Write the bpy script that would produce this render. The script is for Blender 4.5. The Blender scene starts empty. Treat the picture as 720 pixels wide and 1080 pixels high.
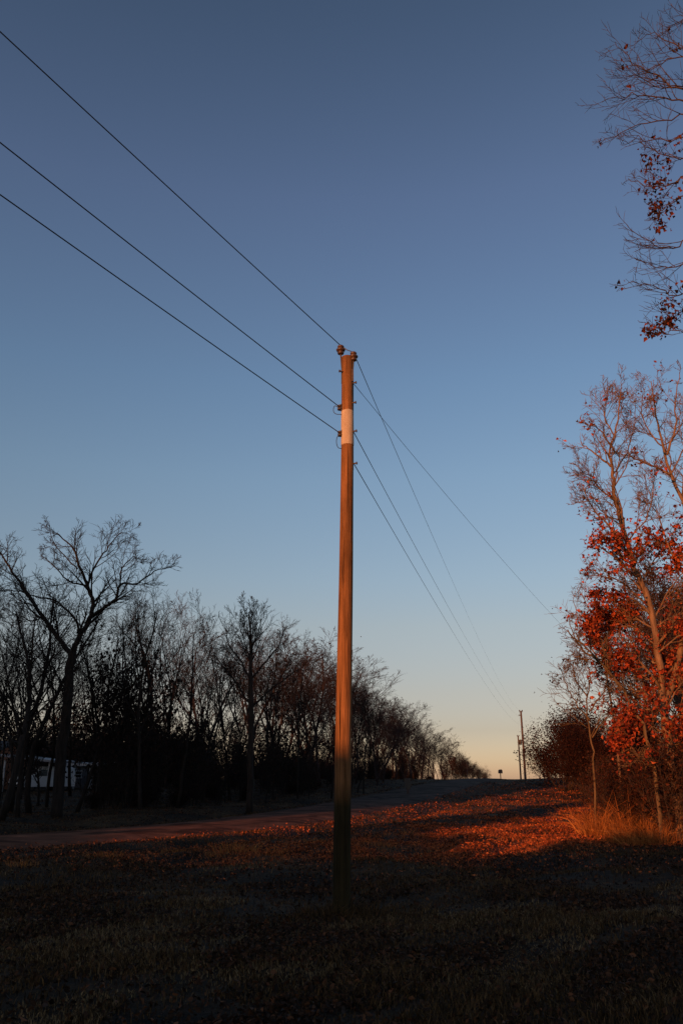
import bpy, math, random
import numpy as np
from mathutils import Vector, Matrix, Euler, noise

scene = bpy.context.scene
col = scene.collection
R = math.radians

# ------------------------------------------------------------------ survey
# The photo was measured with a 29 mm lens (36 mm high frame), camera 1.7 m up
# and pitched 17.96 deg.  at() gives the real place of a measured point when
# its distance north (Y) is known.
F = 870.0; PITCH = R(17.96); EYE = 1.7
CP, SP = math.cos(PITCH), math.sin(PITCH)
def at(px, py, Y):
    u = 540 - py
    t = Y / (F*CP - u*SP)
    return Vector(((px-360)*t, Y, EYE + (u*CP + F*SP)*t))

SUN_AZ = 32.0          # light travels towards this azimuth
SUN_EL = 7.0
SD = Vector((math.sin(R(SUN_AZ)), math.cos(R(SUN_AZ))))   # along light
SN = Vector((math.cos(R(SUN_AZ)), -math.sin(R(SUN_AZ))))  # across light

def sstep(a, b, x):
    t = min(1, max(0, (x-a)/(b-a)))
    return t*t*(3-2*t)

# ------------------------------------------------------------------ helpers
def tag(o, label=None, cat=None, group=None, kind=None):
    if label: o['label'] = label
    if cat: o['category'] = cat
    if group: o['group'] = group
    if kind: o['kind'] = kind
    return o

def empty(name, loc, rz=0):
    o = bpy.data.objects.new(name, None)
    o.empty_display_size = .2
    col.objects.link(o)
    o.location = loc
    o.rotation_euler = (0, 0, rz)
    return o

def copy_tree(o, parent=None):
    c = o.copy(); col.objects.link(c); c.parent = parent
    for ch in list(o.children):
        copy_tree(ch, c)
    return c

class MB:
    def __init__(s):
        s.v = []; s.f = []
    def tube(s, pts, rad, n=6, cap=True):
        """tapered tube through pts"""
        m = len(pts); base = len(s.v)
        ref = None
        for i in range(m):
            if i == 0: d = pts[1]-pts[0]
            elif i == m-1: d = pts[-1]-pts[-2]
            else: d = pts[i+1]-pts[i-1]
            if d.length < 1e-9: d = Vector((0, 0, 1))
            d = d.normalized()
            if ref is None:
                ref = d.orthogonal().normalized()
            ref = ref - d*ref.dot(d)
            if ref.length < 1e-6: ref = d.orthogonal()
            ref.normalize()
            b = d.cross(ref)
            r = rad[i]; p = pts[i]
            for k in range(n):
                a = 2*math.pi*k/n
                ca, sa = math.cos(a)*r, math.sin(a)*r
                s.v.append((p.x+ref.x*ca+b.x*sa, p.y+ref.y*ca+b.y*sa, p.z+ref.z*ca+b.z*sa))
        for i in range(m-1):
            for k in range(n):
                a = base+i*n+k; b2 = base+i*n+(k+1) % n
                s.f.append((a, b2, b2+n, a+n))
        if cap and n > 3:
            s.f.append(tuple(base+(n-1-k) for k in range(n)))
            s.f.append(tuple(base+(m-1)*n+k for k in range(n)))
    def leaf(s, p, d, side, L, W, bend=.25):
        """one leaf: two quads folded along the midrib"""
        nrm = d.cross(side)
        b = len(s.v)
        tip = p + d*L - nrm*(L*bend)
        mid = p + d*(L*.55)
        e1 = mid + side*W + nrm*(W*.5)
        e2 = mid - side*W + nrm*(W*.5)
        for q in (p, e1, tip, e2, mid): s.v.append((q.x, q.y, q.z))
        s.f.append((b, b+1, b+2, b+4)); s.f.append((b, b+4, b+2, b+3))
    def box(s, c, sx, sy, sz, rz=0, tz=0):
        b = len(s.v)
        M = Matrix.Rotation(rz, 3, 'Z')
        for dx in (-1, 1):
            for dy in (-1, 1):
                for dz in (-1, 1):
                    q = M @ Vector((dx*sx/2, dy*sy/2, dz*sz/2))
                    s.v.append((c[0]+q.x, c[1]+q.y, c[2]+q.z))
        for f in ((0,1,3,2),(4,6,7,5),(0,4,5,1),(2,3,7,6),(0,2,6,4),(1,5,7,3)):
            s.f.append(tuple(b+i for i in f))
    def lathe(s, c, prof, n=16, M=None):
        b = len(s.v)
        for (r, z) in prof:
            for k in range(n):
                a = 2*math.pi*k/n
                q = Vector((r*math.cos(a), r*math.sin(a), z))
                if M is not None: q = M @ q
                s.v.append((c[0]+q.x, c[1]+q.y, c[2]+q.z))
        for i in range(len(prof)-1):
            for k in range(n):
                a = b+i*n+k; e = b+i*n+(k+1) % n
                s.f.append((a, e, e+n, a+n))
        s.f.append(tuple(b+(n-1-k) for k in range(n)))
        s.f.append(tuple(b+(len(prof)-1)*n+k for k in range(n)))
    def mesh(s, name, mat, smooth=False):
        me = bpy.data.meshes.new(name)
        me.from_pydata(s.v, [], s.f)
        me.materials.append(mat)
        if smooth: me.shade_smooth()
        me.update()
        return me
    def build(s, name, mat, parent=None, smooth=False):
        o = bpy.data.objects.new(name, s.mesh(name, mat, smooth))
        col.objects.link(o)
        if parent: o.parent = parent
        return o

# ------------------------------------------------------------------ materials
def new_mat(name):
    m = bpy.data.materials.new(name); m.use_nodes = True
    nt = m.node_tree
    b = nt.nodes['Principled BSDF']
    b.inputs['Roughness'].default_value = .85
    b.inputs['Specular IOR Level'].default_value = .15
    return m, nt, b

def ramp(nt, stops):
    r = nt.nodes.new('ShaderNodeValToRGB')
    e = r.color_ramp.elements
    while len(e) > 1: e.remove(e[-1])
    e[0].position = stops[0][0]; e[0].color = (*stops[0][1], 1)
    for p, c in stops[1:]:
        x = e.new(p); x.color = (*c, 1)
    return r

def noise_mat(name, stops, scale=5, detail=6, rough=.85, stretch=(1, 1, 1), bump=.3, bscale=None, coord='Object', spec=.15, dist=.02):
    m, nt, b = new_mat(name)
    L = nt.links
    tc = nt.nodes.new('ShaderNodeTexCoord'); mp = nt.nodes.new('ShaderNodeMapping')
    mp.inputs['Scale'].default_value = stretch
    L.new(tc.outputs[coord], mp.inputs[0])
    n = nt.nodes.new('ShaderNodeTexNoise'); n.inputs['Scale'].default_value = scale
    n.inputs['Detail'].default_value = detail; n.inputs['Roughness'].default_value = .65
    L.new(mp.outputs[0], n.inputs['Vector'])
    r = ramp(nt, stops); L.new(n.outputs['Fac'], r.inputs[0])
    L.new(r.outputs[0], b.inputs['Base Color'])
    b.inputs['Roughness'].default_value = rough
    b.inputs['Specular IOR Level'].default_value = spec
    if bump:
        n2 = nt.nodes.new('ShaderNodeTexNoise'); n2.inputs['Scale'].default_value = bscale or scale*3
        n2.inputs['Detail'].default_value = 6
        L.new(mp.outputs[0], n2.inputs['Vector'])
        bp = nt.nodes.new('ShaderNodeBump'); bp.inputs['Strength'].default_value = bump
        bp.inputs['Distance'].default_value = dist
        L.new(n2.outputs['Fac'], bp.inputs['Height']); L.new(bp.outputs[0], b.inputs['Normal'])
    return m

def island_mat(name, stops, rough=.7, trans=.25):
    m, nt, b = new_mat(name)
    L = nt.links
    g = nt.nodes.new('ShaderNodeNewGeometry')
    r = ramp(nt, stops); L.new(g.outputs['Random Per Island'], r.inputs[0])
    L.new(r.outputs[0], b.inputs['Base Color'])
    b.inputs['Roughness'].default_value = rough
    if trans:
        t = nt.nodes.new('ShaderNodeBsdfTranslucent'); L.new(r.outputs[0], t.inputs[0])
        mx = nt.nodes.new('ShaderNodeMixShader'); mx.inputs[0].default_value = trans
        out = nt.nodes['Material Output']
        L.new(b.outputs[0], mx.inputs[1]); L.new(t.outputs[0], mx.inputs[2]); L.new(mx.outputs[0], out.inputs[0])
    return m

M = {}
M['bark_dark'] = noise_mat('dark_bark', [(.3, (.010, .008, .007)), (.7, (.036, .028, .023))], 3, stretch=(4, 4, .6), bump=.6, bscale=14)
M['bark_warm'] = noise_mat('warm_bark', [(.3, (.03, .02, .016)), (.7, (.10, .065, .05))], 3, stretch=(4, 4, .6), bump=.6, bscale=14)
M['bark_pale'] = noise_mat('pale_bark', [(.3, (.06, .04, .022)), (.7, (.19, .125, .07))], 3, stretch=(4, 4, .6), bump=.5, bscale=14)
M['leaf_red'] = island_mat('russet_leaves', [(0, (.05, .010, .007)), (.35, (.18, .028, .013)), (.7, (.38, .062, .023)), (1, (.52, .13, .042))])
M['leaf_oak_high'] = island_mat('dull_oak_leaves', [(0, (.02, .008, .007)), (.5, (.09, .022, .013)), (1, (.2, .05, .022))])
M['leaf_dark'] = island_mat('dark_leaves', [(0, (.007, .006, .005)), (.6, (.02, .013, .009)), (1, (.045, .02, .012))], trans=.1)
M['leaf_brown'] = island_mat('brown_leaves', [(0, (.012, .005, .003)), (.6, (.045, .014, .007)), (1, (.10, .030, .013))])
M['leaf_russet'] = island_mat('russet_bush_leaves', [(0, (.05, .018, .010)), (.6, (.17, .055, .025)), (1, (.32, .11, .05))])
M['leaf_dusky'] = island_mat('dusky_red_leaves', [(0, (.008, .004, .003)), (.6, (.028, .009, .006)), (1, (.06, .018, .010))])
M['leaf_litter_sun_tint'] = island_mat('sun_tinted_fallen_leaves', [(0, (.01, .003, .002)), (.25, (.16, .036, .012)), (.65, (.42, .092, .028)), (1, (.70, .20, .06))], trans=.2)  # raised brightness paints the sunlit patch into the leaf colour
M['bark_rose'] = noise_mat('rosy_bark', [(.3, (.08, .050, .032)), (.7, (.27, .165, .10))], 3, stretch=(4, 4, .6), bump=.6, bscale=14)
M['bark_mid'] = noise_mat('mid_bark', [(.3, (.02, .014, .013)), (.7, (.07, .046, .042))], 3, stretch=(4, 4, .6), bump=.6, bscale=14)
M['litter'] = island_mat('fallen_leaves', [(0, (.010, .006, .004)), (.4, (.03, .015, .008)), (.75, (.06, .028, .014)), (.95, (.12, .05, .022)), (1, (.22, .09, .04))], trans=.1)
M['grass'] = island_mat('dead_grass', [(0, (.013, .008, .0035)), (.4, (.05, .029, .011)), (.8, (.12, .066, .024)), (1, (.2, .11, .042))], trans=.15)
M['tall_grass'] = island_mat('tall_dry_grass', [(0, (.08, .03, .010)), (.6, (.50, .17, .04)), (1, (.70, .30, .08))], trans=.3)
M['metal'] = noise_mat('galvanised_metal', [(.3, (.03, .026, .022)), (.7, (.06, .052, .045))], 20, rough=.5, bump=.1, spec=.4)
M['rust'] = noise_mat('dark_hardware', [(.3, (.03, .022, .02)), (.7, (.09, .06, .045))], 30, rough=.6, bump=.2, spec=.4)
M['wire'] = noise_mat('wire', [(.3, (.018, .02, .024)), (.7, (.035, .038, .045))], 5, rough=.5, bump=0, spec=.4)
M['wire_pale'] = noise_mat('pale_wire', [(.3, (.05, .045, .045)), (.7, (.09, .08, .08))], 5, rough=.5, bump=0, spec=.4)
M['ceramic'] = noise_mat('glazed_porcelain', [(.3, (.05, .028, .022)), (.7, (.10, .055, .04))], 8, rough=.25, bump=0, spec=.5)
M['siding'] = noise_mat('siding', [(.3, (.06, .06, .065)), (.7, (.11, .11, .115))], 4, stretch=(.2, .2, 12), bump=.3)
M['sun_tinted_wall'] = noise_mat('sun_tinted_wall', [(.3, (.34, .13, .07)), (.7, (.48, .20, .11))], 4, stretch=(1, 1, 8), bump=.3)  # orange of low sunlight put into the wall colour
M['white_trim'] = noise_mat('white_trim', [(.3, (.3, .29, .28)), (.7, (.42, .41, .4))], 4, bump=.1)
M['roof'] = noise_mat('shingles', [(.3, (.04, .04, .045)), (.7, (.09, .09, .09))], 14, bump=.4)
M['tin_roof'] = noise_mat('tin_roof', [(.3, (.15, .15, .16)), (.7, (.26, .26, .27))], 6, bump=.1, rough=.5)
M['van_paint'] = noise_mat('white_van_paint', [(.3, (.5, .5, .5)), (.7, (.6, .6, .6))], 3, rough=.3, bump=0, spec=.5)
M['glass'] = noise_mat('dark_glass', [(.3, (.01, .012, .015)), (.7, (.02, .022, .026))], 2, rough=.08, bump=0, spec=.5)
M['tyre'] = noise_mat('tyre_rubber', [(.3, (.012, .012, .012)), (.7, (.025, .025, .025))], 12, bump=.2)
M['lamp'] = noise_mat('lamp_glass', [(.3, (.5, .5, .48)), (.7, (.7, .7, .66))], 12, rough=.2, bump=0, spec=.5)

# weathered pole wood: streaks, cracks, greenish foot with the cast shadow painted in
def pole_mat():
    m, nt, b = new_mat('weathered_pole_wood'); L = nt.links
    tc = nt.nodes.new('ShaderNodeTexCoord')
    mp = nt.nodes.new('ShaderNodeMapping'); mp.inputs['Scale'].default_value = (9, 9, .35)
    L.new(tc.outputs['Object'], mp.inputs[0])
    n = nt.nodes.new('ShaderNodeTexNoise'); n.inputs['Scale'].default_value = 3; n.inputs['Detail'].default_value = 9
    n.inputs['Roughness'].default_value = .7
    L.new(mp.outputs[0], n.inputs['Vector'])
    r = ramp(nt, [(.28, (.07, .032, .012)), (.5, (.23, .108, .040)), (.72, (.36, .17, .068))])
    L.new(n.outputs['Fac'], r.inputs[0])
    mpc = nt.nodes.new('ShaderNodeMapping'); mpc.inputs['Scale'].default_value = (34, 34, .55)
    L.new(tc.outputs['Object'], mpc.inputs[0])
    nc_ = nt.nodes.new('ShaderNodeTexNoise'); nc_.inputs['Scale'].default_value = 1.6; nc_.inputs['Detail'].default_value = 5
    L.new(mpc.outputs[0], nc_.inputs['Vector'])
    rc_ = ramp(nt, [(.33, (.12, .10, .09)), (.39, (1, 1, 1))]); L.new(nc_.outputs['Fac'], rc_.inputs[0])
    mcr = nt.nodes.new('ShaderNodeMix'); mcr.data_type = 'RGBA'; mcr.blend_type = 'MULTIPLY'; mcr.inputs[0].default_value = 1
    L.new(r.outputs[0], mcr.inputs[6]); L.new(rc_.outputs[0], mcr.inputs[7])
    # broad blotches
    n3 = nt.nodes.new('ShaderNodeTexNoise'); n3.inputs['Scale'].default_value = 1.3; n3.inputs['Detail'].default_value = 4
    L.new(tc.outputs['Object'], n3.inputs['Vector'])
    r3 = ramp(nt, [(.3, (.62, .6, .6)), (.7, (1.15, 1.1, 1.1))]); L.new(n3.outputs['Fac'], r3.inputs[0])
    mu = nt.nodes.new('ShaderNodeMix'); mu.data_type = 'RGBA'; mu.blend_type = 'MULTIPLY'; mu.inputs[0].default_value = 1
    L.new(mcr.outputs[2], mu.inputs[6]); L.new(r3.outputs[0], mu.inputs[7])
    # height blend: cast shadow painted into the slightly green foot
    sx = nt.nodes.new('ShaderNodeSeparateXYZ'); L.new(tc.outputs['Object'], sx.inputs[0])
    mr = nt.nodes.new('ShaderNodeMapRange'); mr.inputs['From Min'].default_value = 1.75; mr.inputs['From Max'].default_value = 1.4
    L.new(sx.outputs['Z'], mr.inputs['Value'])
    mx = nt.nodes.new('ShaderNodeMix'); mx.data_type = 'RGBA'
    L.new(mr.outputs[0], mx.inputs[0]); L.new(mu.outputs[2], mx.inputs[6])
    gm = nt.nodes.new('ShaderNodeMix'); gm.data_type = 'RGBA'; gm.blend_type = 'MULTIPLY'; gm.inputs[0].default_value = 1
    L.new(mu.outputs[2], gm.inputs[6]); gm.inputs[7].default_value = (.17, .27, .26, 1)
    L.new(gm.outputs[2], mx.inputs[7])
    L.new(mx.outputs[2], b.inputs['Base Color'])
    v = nt.nodes.new('ShaderNodeTexNoise'); v.inputs['Scale'].default_value = 9; v.inputs['Detail'].default_value = 8
    L.new(mp.outputs[0], v.inputs['Vector'])
    bp = nt.nodes.new('ShaderNodeBump'); bp.inputs['Strength'].default_value = .8; bp.inputs['Distance'].default_value = .02
    L.new(v.outputs['Fac'], bp.inputs['Height']); L.new(bp.outputs[0], b.inputs['Normal'])
    return m
M['pole'] = pole_mat()
M['pole_far'] = noise_mat('far_pole_wood', [(.3, (.05, .035, .03)), (.7, (.12, .08, .07))], 3, stretch=(4, 4, .3))
M['band'] = noise_mat('pale_band', [(.25, (.36, .28, .20)), (.75, (.58, .47, .36))], 3, stretch=(5, 5, .8), bump=.25, bscale=10)

# ground: soil, thatch and leaf coloured patches
def ground_mat():
    m, nt, b = new_mat('leafy_ground'); L = nt.links
    tc = nt.nodes.new('ShaderNodeTexCoord')
    def nz(s, d=8):
        n = nt.nodes.new('ShaderNodeTexNoise'); n.inputs['Scale'].default_value = s; n.inputs['Detail'].default_value = d
        n.inputs['Roughness'].default_value = .7
        L.new(tc.outputs['Object'], n.inputs['Vector']); return n
    a = nz(.35, 5); c = nz(7, 9)
    r1 = ramp(nt, [(.38, (.009, .0065, .0035)), (.5, (.032, .021, .010)), (.62, (.085, .056, .027))]); L.new(a.outputs['Fac'], r1.inputs[0])
    r2 = ramp(nt, [(.3, (.25, .25, .25)), (.5, (.8, .75, .7)), (.7, (2.0, 1.6, 1.3))]); L.new(c.outputs['Fac'], r2.inputs[0])
    mu = nt.nodes.new('ShaderNodeMix'); mu.data_type = 'RGBA'; mu.blend_type = 'MULTIPLY'; mu.inputs[0].default_value = 1
    L.new(r1.outputs[0], mu.inputs[6]); L.new(r2.outputs[0], mu.inputs[7]); L.new(mu.outputs[2], b.inputs['Base Color'])
    n2 = nz(14, 8)
    bp = nt.nodes.new('ShaderNodeBump'); bp.inputs['Strength'].default_value = 1; bp.inputs['Distance'].default_value = .08
    L.new(n2.outputs['Fac'], bp.inputs['Height']); L.new(bp.outputs[0], b.inputs['Normal'])
    return m
M['ground'] = ground_mat()
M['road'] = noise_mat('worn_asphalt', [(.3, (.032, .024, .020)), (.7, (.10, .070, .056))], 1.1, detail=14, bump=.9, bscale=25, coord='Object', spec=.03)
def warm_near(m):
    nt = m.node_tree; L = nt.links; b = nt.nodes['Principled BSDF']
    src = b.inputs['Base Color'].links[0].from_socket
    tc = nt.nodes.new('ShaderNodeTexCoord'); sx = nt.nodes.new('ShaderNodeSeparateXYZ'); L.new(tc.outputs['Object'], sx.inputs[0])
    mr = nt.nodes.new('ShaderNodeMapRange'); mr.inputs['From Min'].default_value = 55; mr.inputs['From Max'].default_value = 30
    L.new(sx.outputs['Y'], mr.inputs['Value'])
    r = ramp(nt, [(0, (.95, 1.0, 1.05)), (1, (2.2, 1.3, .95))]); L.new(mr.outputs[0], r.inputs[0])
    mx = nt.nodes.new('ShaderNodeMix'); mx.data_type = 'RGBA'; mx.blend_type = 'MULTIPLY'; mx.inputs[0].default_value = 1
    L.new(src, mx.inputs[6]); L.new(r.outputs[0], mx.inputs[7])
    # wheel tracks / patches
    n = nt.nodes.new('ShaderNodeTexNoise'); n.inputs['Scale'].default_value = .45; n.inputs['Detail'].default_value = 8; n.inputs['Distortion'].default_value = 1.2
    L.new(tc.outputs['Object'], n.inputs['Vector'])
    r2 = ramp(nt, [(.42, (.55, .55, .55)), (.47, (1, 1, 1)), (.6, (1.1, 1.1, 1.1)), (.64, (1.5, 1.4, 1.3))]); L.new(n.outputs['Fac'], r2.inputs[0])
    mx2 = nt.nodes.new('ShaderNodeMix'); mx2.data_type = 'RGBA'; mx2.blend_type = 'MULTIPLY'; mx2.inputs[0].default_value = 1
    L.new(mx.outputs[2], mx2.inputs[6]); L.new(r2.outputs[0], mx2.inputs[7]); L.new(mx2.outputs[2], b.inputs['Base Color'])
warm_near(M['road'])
M['shade_ridge'] = noise_mat('shade_ridge_soil', [(.3, (.02, .018, .01)), (.7, (.05, .04, .025))], .2)  # for the added ridge that blocks the sun

# ------------------------------------------------------------------ terrain
# road centre line (x, y)
ROAD = [(-60, -34), (-34, 0), (-22, 12.5), (-12.5, 21.5), (-4.6, 33.5), (1.2, 50), (8.2, 75), (16.5, 106), (27, 150), (43, 220), (110, 500), (240, 1000)]
def catmull(P, n=8):
    out = []
    for i in range(len(P)-1):
        p0 = P[max(i-1, 0)]; p1 = P[i]; p2 = P[i+1]; p3 = P[min(i+2, len(P)-1)]
        for k in range(n):
            t = k/n
            out.append(tuple(.5*((2*p1[j]) + (-p0[j]+p2[j])*t + (2*p0[j]-5*p1[j]+4*p2[j]-p3[j])*t*t + (-p0[j]+3*p1[j]-3*p2[j]+p3[j])*t**3) for j in range(len(p1))))
    out.append(tuple(P[-1]))
    return out
RC = catmull(ROAD, 10)
RCA = np.array(RC)
RW = 2.6
def road_dist_np(x, y):
    """distance to the centre line, numpy arrays"""
    best = np.full(x.shape, 1e9)
    for i in range(len(RCA)-1):
        a = RCA[i]; b = RCA[i+1]; ab = b-a; l2 = (ab**2).sum()
        t = np.clip(((x-a[0])*ab[0] + (y-a[1])*ab[1])/l2, 0, 1)
        d = np.hypot(x-a[0]-ab[0]*t, y-a[1]-ab[1]*t)
        best = np.minimum(best, d)
    return best
def ss(a, b, x):
    t = np.clip((x-a)/(b-a), 0, 1); return t*t*(3-2*t)
def height_np(x, y, rd=None):
    x = np.asarray(x, float); y = np.asarray(y, float)
    rise = 1.72*ss(28, 112, y) - 3.0*ss(118, 300, y) + 1.2*ss(300, 900, y)
    und = .10*np.sin(x*.31+1.3)*np.sin(y*.23+.4) + .05*np.sin(x*.9+y*.4) + .03*np.sin(y*1.3-x*.6+2)
    if rd is None: rd = road_dist_np(x, y)
    k = ss(RW+.3, RW+4, rd)
    ditch = -.22*np.exp(-((rd-RW-1.9)/.9)**2)
    und = und + (.045*np.sin(x*2.1+1.1*np.sin(y*.5))*np.sin(y*1.05+.7*np.sin(x*.9)) + .03*np.sin(y*2.3+x*.8+1.5*np.sin(x*.33)))*ss(13, 19, y)
    near = ss(150, 60, np.hypot(x, y))
    bank = .5*ss(9, 16, x - .12*y) * ss(5, 30, y)
    return rise + (und*k)*near + ditch*near + bank*near
def gz(x, y):
    return float(height_np(np.array([x]), np.array([y]))[0])

def grid_axis(lim, fine, step):
    a = list(np.arange(-fine, fine+1e-6, step)); v = fine; s = step
    ext = []
    while v < lim:
        s *= 1.35; v += s; ext.append(v)
    return np.array([-e for e in reversed(ext)] + a + ext)
gx = grid_axis(2500, 34, .5)
gy = grid_axis(2500, 44, .5) + 40
X, Y = np.meshgrid(gx, gy)
Z = height_np(X.ravel(), Y.ravel())
me = bpy.data.meshes.new('ground')
nx, ny = len(gx), len(gy)
V = np.stack([X.ravel(), Y.ravel(), Z], 1)
idx = np.arange(nx*ny).reshape(ny, nx)
Fq = np.stack([idx[:-1, :-1].ravel(), idx[:-1, 1:].ravel(), idx[1:, 1:].ravel(), idx[1:, :-1].ravel()], 1)
me.from_pydata(V.tolist(), [], Fq.tolist())
me.materials.append(M['ground']); me.shade_smooth()
g = bpy.data.objects.new('ground', me); col.objects.link(g); tag(g, kind='structure', label='leaf strewn grassy verge and rising field')

# road sheet, crowned, ragged edges
rng = random.Random(4)
rb = MB()
fine = catmull(RC, 4)
prev = None
for i, p in enumerate(fine):
    a = Vector(fine[max(i-1, 0)]); b = Vector(fine[min(i+1, len(fine)-1)])
    d = (b-a).normalized(); n = Vector((-d.y, d.x))
    base = len(rb.v)
    for k in range(7):
        w = (k/3-1)*RW
        if k in (0, 6): w += rng.uniform(-.3, .22)
        x = p[0]+n.x*w; y = p[1]+n.y*w
        z = gz(x, y) + .05 + .05*(1-(w/RW)**2) - (.05 if k in (0, 6) else 0)
        rb.v.append((x, y, z+.006))
    if i:
        for k in range(6):
            rb.f.append((base-7+k, base+k, base+k+1, base-6+k))
road = rb.build('road', M['road'], smooth=True); tag(road, kind='structure', label='narrow asphalt road climbing to the crest')

# ------------------------------------------------------------------ added unseen ridge, crest shaped to cast the wanted shade
TAN = math.tan(R(SUN_EL)); S0 = -60.0
def shade_ridge_h(c):
    h = 10.3 + .12*math.sin(c*1.7) + .12*math.sin(c*4.1) + .08*math.sin(c*9.3)
    h -= .75*sstep(-6.9, -7.7, c)
    h += .5*sstep(-9.6, -10.8, c)*sstep(-16, -14, c)
    h += 5.2*math.exp(-((c+15.1)/1.6)**2)                # crest raised to cast the dark band between lit patches
    h -= .35*math.exp(-((c+18.8)/1.5)**2)
    h += 12.8*sstep(-21.6, -26.5, c)                        # crest raised to keep the left wood in shade
    h += .9*sstep(-5, 2, c)
    h -= 9*sstep(60, 140, c)
    return h
hb = MB()
cs = [(-150+i*6) for i in range(20)] + [(-30+i*.2) for i in range(201)] + [(12+i*6) for i in range(1, 20)]
prof = [(-75, -1.0), (-55, .35), (-35, .7), (-18, .9), (-6, .985), (0, 1.0), (6, .97), (16, .72), (26, .32), (36, .08), (44, -.1)]
nc = len(prof)
for i, c in enumerate(cs):
    H = shade_ridge_h(c)*sstep(-150, -110, c+1e-3) if c < -110 else shade_ridge_h(c)
    for (ds, k) in prof:
        s_ = S0+ds
        p = SD*s_ + SN*c
        hb.v.append((p.x, p.y, H*k if k > 0 else -2))
    if i:
        b = i*nc
        for k in range(nc-1):
            hb.f.append((b-nc+k, b+k, b+k+1, b-nc+k+1))
shade_ridge = hb.build('shade_ridge', M['shade_ridge'], smooth=True); tag(shade_ridge, kind='structure', label='added unseen ridge behind the camera, shaped to shade the scene')

# ------------------------------------------------------------------ main utility pole
POLE_Y = 12.57
def pole_z(py): return at(360, py, POLE_Y).z
def pole_x(py):
    pts = [(378, 366.0), (470, 366.3), (600, 364.8), (700, 363.2), (825, 361.3), (958, 360.0)]
    for (a, xa), (b, xb) in zip(pts, pts[1:]):
        if py <= b: break
    px = xa + (xb-xa)*(py-a)/(b-a)
    return at(px, py, POLE_Y).x
PB = Vector((pole_x(958), POLE_Y, 0))
base_z = gz(PB.x, PB.y)
pole = empty('utility_pole', (PB.x, PB.y, base_z))
tag(pole, 'tall weathered wooden utility pole with a pale band near its top, in the foreground', 'utility pole')
mb = MB()
rng = random.Random(2)
N = 28
HT = pole_z(377)
pys = [985]+[958-i*(958-377)/40 for i in range(41)]
rings = []
for i, py in enumerate(pys):
    z = pole_z(py) if i else -.3
    t = max(0, min(1, z/HT))
    r = .128*(1-t) + .094*t
    cx = pole_x(min(py, 958))
    for k in range(N):
        a = 2*math.pi*k/N
        rr = r*(1 + .025*noise.noise(Vector((math.cos(a)*1.2, math.sin(a)*1.2, z*.35))) + .012*noise.noise(Vector((math.cos(a)*5, math.sin(a)*5, z*.8))))
        mb.v.append((cx-PB.x+rr*math.cos(a), rr*math.sin(a), z-base_z))
for i in range(len(pys)-1):
    for k in range(N):
        a = i*N+k; b = i*N+(k+1) % N
        mb.f.append((a, b, b+N, a+N))
tb = (len(pys)-1)*N
c0 = len(mb.v)
tx = pole_x(377)-PB.x
mb.v.append((tx, 0, HT-base_z+.025))
for k in range(N): mb.f.append((tb+k, tb+(k+1) % N, c0))
mb.build('shaft', M['pole'], pole, smooth=True)
def ploc(px, py, dy=0):
    q = at(px, py, POLE_Y+dy); return Vector((q.x-PB.x, dy, q.z-base_z))
# pale band (worn sleeve), ragged edges
mb = MB(); n = 40
for row, py in enumerate((434, 435.5, 445, 458, 468.5, 470)):
    z = pole_z(py)
    t = z/HT; r = .128*(1-t)+.094*t + (.006 if row not in (0, 5) else .0035)
    for k in range(n):
        a = 2*math.pi*k/n
        zz = z-base_z + (.012*noise.noise(Vector((k*.7, row*3, 0))) if row in (0, 1, 4, 5) else 0)
        rr = r*(1+.02*noise.noise(Vector((math.cos(a)*2, math.sin(a)*2, z))))
        mb.v.append((pole_x(py)-PB.x+rr*math.cos(a), rr*math.sin(a), zz))
for i in range(5):
    for k in range(n):
        a = i*n+k; b = i*n+(k+1) % n
        mb.f.append((a, a+n, b+n, b))
tag(mb.build('marker_band', M['band'], pole, smooth=True), label='pale band wrapped round the pole')
# insulators with pins
INS = [ploc(359.2, 369, -.02), ploc(372.6, 376, -.03)]
for q, foot in ((INS[0], ploc(361.3, 398, -.03)), (INS[1], ploc(371.2, 396, -.05))):
    pr = [(.016, -.085), (.05, -.08), (.058, -.06), (.04, -.045), (.036, -.03), (.072, -.022), (.08, 0), (.062, .012), (.04, .018), (.034, .032), (.055, .045), (.058, .062), (.042, .078), (.018, .084)]
    ins = MB(); ins.lathe(q, pr, 18)
    io = ins.build('insulator', M['ceramic'], pole, smooth=True)
    pm = MB(); pm.tube([foot, foot*.45+q*.55+Vector((.006 if q.x > 0.1 else -.004, 0, 0)), q-Vector((0, 0, .07))], [.014, .013, .012], 8)
    pm.box(foot+Vector((0, 0, .0)), .05, .03, .22)
    pm.build('pin', M['rust'], io)
# hardware on the shaft
def bolt(px, py, sx):
    q = ploc(px, py, -.06)
    m_ = MB(); m_.tube([q, q+Vector((sx*.05, -.02, 0))], [.013, .013], 8); m_.tube([q+Vector((sx*.05, -.02, 0)), q+Vector((sx*.066, -.025, 0))], [.024, .024], 6)
    m_.build('bolt', M['rust'], pole)
bolt(361.6, 392, -1); bolt(371.6, 404, 1); bolt(371.2, 425, 1)
def clevis(px, py, dy=-.03):
    q = ploc(px, py, dy)
    m_ = MB(); m_.box(q+Vector((.03, 0, 0)), .07, .05, .12); m_.lathe(q-Vector((.02, 0, .045)), [(.02, 0), (.042, .005), (.042, .03), (.028, .045), (.042, .06), (.042, .085), (.02, .09)], 14)
    m_.build('clevis', M['rust'], pole, smooth=False)
clevis(359.6, 430); clevis(359.9, 457.5)
bolt(372.0, 455, 1); bolt(372.2, 489, 1)
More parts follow.
